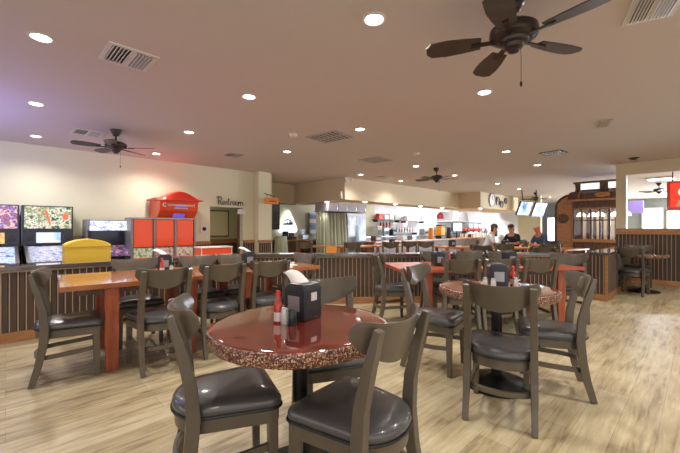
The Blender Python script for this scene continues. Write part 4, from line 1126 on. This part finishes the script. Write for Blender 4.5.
# ------------------------------------------------------------------ back dining area: tables, chairs
def back_table(px, d, w, dp, rz, label):
    t = thing('dining_table', label, 'table', P(px, d), rz, 'tables in the back dining area')
    b = MB(); b.box(-w/2, w/2, -dp/2, dp/2, .69, .73); b.build('tabletop', M['woodtable'], t, bevel=.005)
    for x in (-w/2+.07, w/2-.07):
        for y in (-dp/2+.07, dp/2-.07):
            b = MB(); b.box(x-.03, x+.03, y-.03, y+.03, 0, .69); b.build('leg', M['redleg'], t)
back_table(314, 9.6, .95, .7, .1, 'orange wood table in the back area below the paper rack')
back_table(352, 9.5, .9, .7, .3, 'orange wood table in front of the steel fridge')
back_table(388, 9.9, 1.1, .7, .4, 'orange wood table in front of the bottle racks')
back_table(455, 9.2, .9, .7, .2, 'orange wood table below the small lit monitor')
back_table(508, 8.8, .9, .75, .2, 'pale wood table beside the two seated guests')
back_table(562, 8.3, 1.0, .7, .5, 'wood table in front of the wooden trolley front')
gB = 'chairs in the back dining area'
for px, d, fx, fy, lab in ((353.5, 8.75, .2, 1, 'dark chair in front of the steel fridge, back to the viewer'),
                         (391.5, 9.05, .3, 1, 'dark chair in front of the red bottle rack'),
                         (410, 9.6, .3, 1, 'dark chair below the pink lit sign'),
                         (426, 9.3, .3, 1, 'dark chair below the white storage boxes'),
                         (477.5, 7.3, 0, 1, 'dark chair behind the half wall, left of the seated guests'),
                         (500, 8.0, 0, 1, 'dark chair at the pale table by the seated guests'),
                         (538.5, 6.55, .1, 1, 'dark chair behind the half wall, in front of the man in blue'),
                         (516, 9.4, -1, .2, 'dark chair on the right of the pale table'),
                         (303, 9.0, -.3, 1, 'dark chair at the table below the paper rack'),
                         (553, 8.0, .7, .7, 'dark chair at the table before the wooden trolley')):
    p = P(px, d); chair(p.x, p.y, fx, fy, lab, gB)
t = thing('menu_board', 'bright orange panel standing just behind the half wall', 'panel', P(331.5, 6.6), 0)
b = MB(); b.box(-.10, .10, 0, .03, .70, .86); b.build('board', M['orange'], t)
b = MB(); b.box(-.02, .02, .005, .025, 0, .70); b.build('post', M['woodmid'], t)
b = MB(); b.box(-.12, .12, -.1, .12, 0, .02); b.build('base', M['woodmid'], t)
# draped green stand and desk clutter by the pillar
t = thing('draped_stand', 'small stand draped in pale green cloth beside the pillar', 'stand', VP(281, 8.2), ROT)
b = MB(); n = 36; lo, hi = [], []
for i in range(n):
    a = 2*PI*i/n; w = 1 + .08*math.sin(9*a)
    lo.append(b.bm.verts.new((.24*w*math.cos(a), .2*w*math.sin(a), .05))); hi.append(b.bm.verts.new((.17*math.cos(a), .14*math.sin(a), .98)))
for i in range(n): b.face([lo[i], lo[(i+1) % n], hi[(i+1) % n], hi[i]])
b.face(hi); b.face(lo[::-1]); b.build('drape', M['greencloth'], t, smooth=True)
t = thing('side_counter', 'dark wooden side counter under the glowing triangle sign', 'counter', VP(298, 9.0), ROT)
b = MB(); b.box(-.7, .9, 0, .6, 0, .80); b.build('body', M['wooddark'], t)
b = MB(); b.box(-.74, .94, -.04, .62, .80, .84); b.build('worktop', M['woodmid'], t)
for px, lab, w, h, m in ((286, 'dark box at the left end of the side counter', .22, .2, 'blackp'), (292, 'brown box second on the side counter', .2, .16, 'wooddark'), (304, 'grey till on the right of the side counter', .3, .26, 'silver')):
    p = VP(px, 9.3, .84)
    t = thing('till' if 'till' in lab else 'box', lab, 'till' if 'till' in lab else 'box', p, ROT)
    b = MB(); b.box(-w/2, w/2, -.12, .12, 0, h*.6); b.build('base', M[m], t, bevel=.01)
    b = MB(); b.box(-w/2*.8, w/2*.8, -.02, .08, h*.6, h*1.35); b.build('upper', M[m], t, bevel=.01)

# ------------------------------------------------------------------ seated people
def skin_mesh(name, verts, edges, radii, m, parent, sub=2):
    bm = bmesh.new(); ly = bm.verts.layers.skin.verify()
    vs = [bm.verts.new(v) for v in verts]
    for a, c in edges: bm.edges.new((vs[a], vs[c]))
    for i, v in enumerate(vs):
        r = radii[i]; v[ly].radius = r if isinstance(r, tuple) else (r, r); v[ly].use_root = (i == 0)
    me = bpy.data.meshes.new(name); bm.to_mesh(me); bm.free(); me.materials.append(m)
    tmp = bpy.data.objects.new(name, me); COL.objects.link(tmp)
    tmp.modifiers.new('skin', 'SKIN').use_smooth_shade = True
    s = tmp.modifiers.new('sub', 'SUBSURF'); s.levels = sub; s.render_levels = sub
    dg = bpy.context.evaluated_depsgraph_get(); me2 = bpy.data.meshes.new_from_object(tmp.evaluated_get(dg))
    bpy.data.objects.remove(tmp)
    me2.name = name
    me2.polygons.foreach_set('use_smooth', [True]*len(me2.polygons))
    o = bpy.data.objects.new(name, me2); COL.objects.link(o); o.parent = parent
    if not me2.materials: me2.materials.append(m)
    return o
def seated(label, loc, rz, shirt, trousers, skin, hair, lean=.14, turn=0.0):
    t = thing('person', label, 'person', loc, rz, None)
    l = lean
    V = [(0, 0, .50), (0, .02+l*.35, .68), (0, .03+l*.75, .88), (0, .04+l*.95, 1.0), (0, .06+l*1.1, 1.09),   # pelvis belly chest shoulders neck
         (0, .075+l*1.2, 1.17), (0, .085+l*1.25, 1.255)]                                              # head
    E = [(0, 1), (1, 2), (2, 3), (3, 4), (4, 5), (5, 6)]
    Rr = [(.15, .12), (.145, .11), (.155, .11), (.11, .075), .052, (.072, .088), (.066, .08)]
    for s in (-1, 1):
        i = len(V)
        V += [(s*.19, .03+l*.9, .97), (s*.235, .10+l, .76), (s*.17, .33+l, .755), (s*.14, .42+l, .765)]
        E += [(3, i), (i, i+1), (i+1, i+2), (i+2, i+3)]; Rr += [.058, .043, .034, .030]
        h = len(V)                                             # four fingers and a thumb resting on the table
        for k in range(4):
            V += [(s*(.165-.018*k), .475+l, .762), (s*(.167-.02*k), .515+l-(.012 if k in (0, 3) else 0), .752)]
            E += [(i+3, h+2*k), (h+2*k, h+2*k+1)]; Rr += [.009, .008]
        V += [(s*.105, .45+l, .757)]; E += [(i+3, len(V)-1)]; Rr += [.010]
        j = len(V)
        V += [(s*.10, .06, .48), (s*.12, .44, .50), (s*.12, .46, .10), (s*.125, .56, .05)]
        E += [(0, j), (j, j+1), (j+1, j+2), (j+2, j+3)]; Rr += [.095, .068, .045, .038]
    skin_mesh('body', V, E, Rr, skin, t)
    hy = .085 + l*1.25
    # shirt: torso and sleeves, a little larger
    V2 = [(0, 0, .52), (0, .02+l*.35, .68), (0, .03+l*.75, .88), (0, .04+l*.93, 1.01)]; E2 = [(0, 1), (1, 2), (2, 3)]
    R2 = [(.165, .135), (.16, .125), (.17, .125), (.12, .085)]
    for s in (-1, 1):
        i = len(V2); V2 += [(s*.19, .03+l*.9, .975), (s*.238, .10+l, .79)]; E2 += [(3, i), (i, i+1)]; R2 += [.068, .056]
    skin_mesh('shirt', V2, E2, R2, shirt, t)
    V3 = [(0, 0, .50)]; E3 = []; R3 = [(.17, .13)]
    for s in (-1, 1):
        i = len(V3); V3 += [(s*.10, .06, .48), (s*.12, .44, .50), (s*.12, .46, .12)]; E3 += [(0, i), (i, i+1), (i+1, i+2)]; R3 += [.105, .078, .058]
    skin_mesh('trousers', V3, E3, R3, trousers, t)
    for s in (-1, 1):
        b = MB(); b.ball((s*.125, .53, .035), (.042, .11, .035), 8); b.build('shoe', M['blackp'], t, smooth=True)
        b = MB(); b.ball((s*.03, hy+.085, 1.225), (.012, .008, .008), 6); b.build('eye', M['label'], t, smooth=True)
        b = MB(); b.ball((s*.078, hy-.005, 1.215), (.012, .022, .032), 6); b.build('ear', skin, t, smooth=True)
    b = MB(); b.ball((0, hy+.095, 1.195), (.013, .018, .022), 6); b.build('nose', skin, t, smooth=True)
    b = MB(); b.ball((0, hy+.075, 1.155), (.026, .012, .007), 6); b.build('mouth', M['redlid'], t, smooth=True)
    if hair:
        b = MB(); b.ball((0, hy-.02, 1.255), (.090, .098, .088), 10); b.ball((0, hy-.065, 1.17), (.075, .05, .10), 8); b.build('hair', hair, t, smooth=True)
    return t
p = P(547, 9.4); seated('bald man in a blue shirt sitting at a table, facing left', p, face_rot(-1, -.15), M['navy'], M['black_cloth'], M['skin_red'], None, .18)
p = P(484, 9.9); seated('person in a pale top with brown hair bending over the table', p, face_rot(.9, -.4), M['pale_cloth'], M['black_cloth'], M['skin'], M['hair'], .16)
p = P(515.5, 10.6); seated('person with dark hair and a dark top sitting beside the pale table', p, face_rot(-.9, -.5), M['black_cloth'], M['black_cloth'], M['skin'], M['hair'], .12)
for px, d, lab, fx, fy in ((547, 9.4, 'chair under the man in the blue shirt', -1, -.15), (484, 9.9, 'chair under the person in the pale top', .9, -.4), (515.5, 10.6, 'chair under the person in the dark top', -.9, -.5)):
    p = P(px, d); f = Vector((fx, fy, 0)).normalized(); p = p + f*.03
    chair(p.x, p.y, fx, fy, lab, gB)

# ------------------------------------------------------------------ wooden trolley front on the right
t = uvthing('wooden_trolley', 'old wooden trolley car front with an arched roof and glazed window', 'trolley', 11.0, 0)
y0, y1 = 1.42, 2.80
mz = Matrix.Identity(4)
b = MB(); b.box(0, .06, y0, y1-.36, 0, .86); b.build('lower_panel', M['wooddark'], t)
pz = Matrix(((0, 0, 1, 0), (1, 0, 0, 0), (0, 1, 0, 0), (0, 0, 0, 1)))
arc_ = [(y1-.38+.38*math.cos(PI/2*i/10), 1.74+.36*math.sin(PI/2*i/10)) for i in range(11)]
b = MB(); b.prism([(y1-.38, 0), (y1, 0)] + arc_, -.04, .12, pz); b.build('corner_post', M['woodmid'], t, bevel=.008)
b = MB(); b.tube([(-.045, y1, .0)] + [(-.045, p[0], p[1]) for p in arc_], .03, 8); b.build('arch_moulding', M['wooddark'], t, smooth=True)
b = MB(); b.box(-.07, -.03, y1-.40, y1-.36, 0, 1.92); b.build('post_moulding', M['oak'], t)
b = MB(); b.lathe([(.13, 0), (.13, .03), (.09, .045)], 24, Matrix.Translation((-.04, y1-.18, 1.47)) @ Matrix.Rotation(-PI/2, 4, 'Y')); b.build('medallion', M['wooddark'], t, smooth=True)
b = MB(); b.box(-.03, .06, y0, y1-.36, 1.72, 1.94); b.build('header', M['wooddark'], t)
b = MB(); b.box(-.06, .06, y0, y1-.36, .84, .92); b.build('sill', M['woodmid'], t, bevel=.006)
b = MB(); b.box(-.05, .02, y0, y1-.36, 1.70, 1.75); b.build('window_head', M['oak'], t)
npan = 5
for i in range(npan+1):
    y = y0 + (y1-.40-y0)*i/npan
    b = MB(); b.box(-.02, .03, y-.02, y+.02, .92, 1.70); b.build('mullion', M['wooddark'], t)
b = MB(); b.box(-.02, .03, y0, y1-.40, 1.40, 1.43); b.build('transom', M['wooddark'], t)
for i in range(npan):
    ya = y0 + (y1-.40-y0)*i/npan; yb = y0 + (y1-.40-y0)*(i+1)/npan
    b = MB(); b.box(.0, .008, ya+.02, yb-.02, .92, 1.70); b.build('pane', M['glass'], t)
b = MB(); b.box(1.3, 1.36, y0, y1, 0, 2.0); b.build('rear_panel', M['wooddark'], t)
for i in range(6):
    b = MB(); b.box(.95, 1.02, 1.50+.16*i, 1.57+.16*i, .9, 1.62); b.build('pale_pilaster', M['label'], t)
# roof: curved toward the street side and round at the left end
b = MB(); rows = []
ny = 12
for i in range(ny+1):
    s = i/ny
    yy = y0 + (y1-.30-y0)*s
    drop = 0
    e = max(0, (yy-(y1-.36))/.36)
    drop = 0
    prof = [(-.16, 1.95), (-.13, 2.03), (-.03, 2.12), (.12, 2.18), (.35, 2.22), (1.1, 2.20), (1.3, 2.0)]
    rows.append([b.bm.verts.new((x, yy, max(1.93, z-drop))) for x, z in prof] )
for a, c in zip(rows, rows[1:]):
    for k in range(6): b.face([a[k], a[k+1], c[k+1], c[k]])
o = b.build('roof', M['wooddark'], t, smooth=True); sm = o.modifiers.new('solid', 'SOLIDIFY'); sm.thickness = .03
b = MB(); b.box(-.17, -.10, y0, y1-.32, 1.915, 1.965); b.build('eave_trim', M['woodmid'], t, bevel=.006)
for yy in (2.25, 1.62):
    b = MB(); b.sweep([(-.15, yy, 1.985), (-.12, yy, 2.05), (-.02, yy, 2.14), (.13, yy, 2.20), (.30, yy, 2.23)], (.025, .012), up=Vector((0, 1, 0))); b.build('roof_rib', M['woodmid'], t)
b = MB(); b.box(.20, 1.0, y0, 2.40, 2.20, 2.24); b.box(.18, 1.02, y0, 2.44, 2.41, 2.46); b.build('clerestory_frame', M['wooddark'], t)
for k, (ya, yb) in enumerate(((2.28, 2.40), (1.68, 1.86), (1.42, 1.46))):
    b = MB(); b.box(.22, .9, ya, yb, 2.24, 2.41); b.build('clerestory_post', M['wooddark'], t)
for (ya, yb) in ((1.86, 2.28), (1.46, 1.68)):
    b = MB(); b.box(.24, .25, ya, yb, 2.24, 2.41); b.build('clerestory_pane', M['neon'] if False else mat('lit_clerestory', srgb(226, 236, 236), .3, emit=srgb(226, 236, 236), estr=.7), t)
b = MB(); b.ball((-.13, 1.75, 2.06), (.04, .17, .07), 8); b.build('roof_plaque', M['woodmid'], t, smooth=True)
# lamps inside the trolley
for i, (yy, xx) in enumerate(((1.35, .5), (1.62, .75), (1.9, .5), (2.12, .8), (2.32, .5))):
    q = UV(11+xx, yy, 0)
    lab = 'glass shaded lamp hanging inside the trolley, %s from the left' % ('fifth', 'fourth', 'third', 'second', 'first')[i]
    l = thing('pendant_lamp', lab, 'lamp', (q.x, q.y, 1.55), 0, 'lamps inside the trolley')
    b = MB(); b.lathe([(.11, -.02), (.09, .05), (.03, .10)], 16); b.build('lamp_shade', mat('warm_lit_shade', srgb(255, 236, 200), .4, emit=srgb(255, 226, 180), estr=2.5), l, smooth=True)
    b = MB(); b.tube([(0, 0, .10), (0, 0, .62)], .012, 6); b.build('cord', M['bronze'], l)
# ------------------------------------------------------------------ next room: red sign seen through the opening
q = UP(675.5, 10.6, 1.2 + 35*7.3/F)
t = thing('hanging_sign', 'red lit sign with a cream disc hanging in the right wall opening', 'sign', q, ROT+math.radians(-62), None)
b = MB(); b.box(-.14, .34, -.04, .04, -.32, .30); b.build('frame', M['redlid'], t, bevel=.01)
b = MB(); b.box(-.11, .31, -.05, -.04, -.27, .25); b.build('face', mat('lit_red_face', srgb(226, 56, 34), .4, emit=srgb(226, 56, 34), estr=.6), t)
b = MB(); b.lathe([(.10, 0), (.10, .012)], 24, Matrix.Translation((.12, -.05, .06)) @ Matrix.Rotation(PI/2, 4, 'X')); b.build('disc', mat('cream_disc', srgb(250, 220, 170), .4, emit=srgb(250, 220, 170), estr=.7), t)
b = MB(); b.prism([(-.02, -.25), (.20, -.25), (.16, -.13), (.09, -.18), (.03, -.12)], .05, .06, Matrix(((1, 0, 0, 0), (0, 0, -1, 0), (0, 1, 0, 0), (0, 0, 0, 1)))); b.build('white_mark', M['label'], t)
b = MB(); b.box(-.16, .36, -.045, .045, -.345, -.32); b.build('lower_strip', M['label'], t)
b = MB(); b.tube([(-.05, 0, .3), (-.05, 0, CEIL-q.z)], .01, 6); b.tube([(.25, 0, .3), (.25, 0, CEIL-q.z)], .01, 6); b.build('hanger', M['bronze'], t)
# violet lit sign board and dark sofa top in the next room
q = UP(636, 13.5, 1.2 + 22*9.9/F)
b = MB(); b.box(-.17, .17, -.02, .02, -.17, .2)
tag(b.build('wall_poster', mat('violet_poster', srgb(168, 150, 214), .4, emit=srgb(150, 130, 210), estr=.5), loc=q, rotz=ROT-PI/2), 'violet lit poster hanging in the next room beside the opening edge', 'poster')

# ------------------------------------------------------------------ kitchen light panels (assumed, unseen behind the soffit)
for i, (u, v) in enumerate(((9.4, 8.8), (12.0, 8.8), (14.6, 8.7), (16.8, 8.3))):
    t = uvthing('assumed_kitchen_light', 'assumed ceiling light panel over the kitchen, unseen behind the soffit', 'ceiling light', u, v, 'assumed kitchen light panels', CEIL)
    b = MB(); b.box(-.6, .6, -.3, .3, -.04, 0); b.build('frame', M['white'], t)
    b = MB(); b.box(-.57, .57, -.27, .27, -.045, -.04); b.build('diffuser', M['panel_lamp'], t)
    ld = bpy.data.lights.new('assumed_kitchen_panel', 'AREA'); ld.shape = 'RECTANGLE'; ld.size = 1.1; ld.size_y = .5; ld.energy = (5, 9, 46, 150)[i]; ld.color = (.93, .97, 1)
    lo = bpy.data.objects.new('assumed_kitchen_lamp', ld); COL.objects.link(lo); lo.parent = t; lo.location = (0, 0, -.06)
for px, py, lab in ((660, 178, 'white ceiling light panel in the next room above the opening'), (742, 183, 'unseen ceiling light panel added to brighten the next room')):  # second panel is unseen, added as extra light for the next room
    t = thing('panel_light', lab, 'ceiling light', CP(px, py), ROT, 'next room light panels')
    b = MB(); b.box(-.3, .3, -.3, .3, -.04, 0); b.build('frame', M['white'], t)
    for sg in (-1, 1):
        b = MB(); b.box(-.27, .27, sg*.14-.11, sg*.14+.11, -.045, -.04); b.build('diffuser', M['panel_lamp'], t)
    ld = bpy.data.lights.new('next_room_panel', 'AREA'); ld.shape = 'RECTANGLE'; ld.size = .55; ld.size_y = .5; ld.energy = 45; ld.color = (.84, .91, 1)
    lo = bpy.data.objects.new('next_room_panel_lamp', ld); COL.objects.link(lo); lo.parent = t; lo.location = (0, 0, -.06)
# daylight from the next room's windows
ld = bpy.data.lights.new('window_daylight', 'AREA'); ld.shape = 'RECTANGLE'; ld.size = 12; ld.size_y = 2.0; ld.energy = 1700; ld.color = (.80, .88, 1)
lo = bpy.data.objects.new('window_daylight', ld); COL.objects.link(lo); lo.location = UV(22.2, -5, 1.4); lo.rotation_euler = (PI/2, 0, ROT+PI/2)

# ------------------------------------------------------------------ world, camera, view
w = bpy.data.worlds.new('world'); S.world = w; w.use_nodes = True
bg = w.node_tree.nodes['Background']; bg.inputs[0].default_value = (1, .97, .95, 1); bg.inputs[1].default_value = 1.05
cam = bpy.data.cameras.new('camera'); cam.sensor_width = 36; cam.lens = F/680*36; cam.shift_y = (HOR-226.5)/680; cam.clip_start = .05
co = bpy.data.objects.new('camera', cam); COL.objects.link(co); co.location = (0, 0, EYE); co.rotation_euler = (PI/2, 0, 0)
S.camera = co
S.view_settings.view_transform = 'Standard'; S.view_settings.look = 'None'; S.view_settings.gamma = 1
S.view_settings.use_curve_mapping = False; S.view_settings.exposure = .6
try:
    S.cycles.use_denoising = True
    S.cycles.max_bounces = 6; S.cycles.diffuse_bounces = 4; S.cycles.sample_clamp_indirect = 4
except Exception: pass
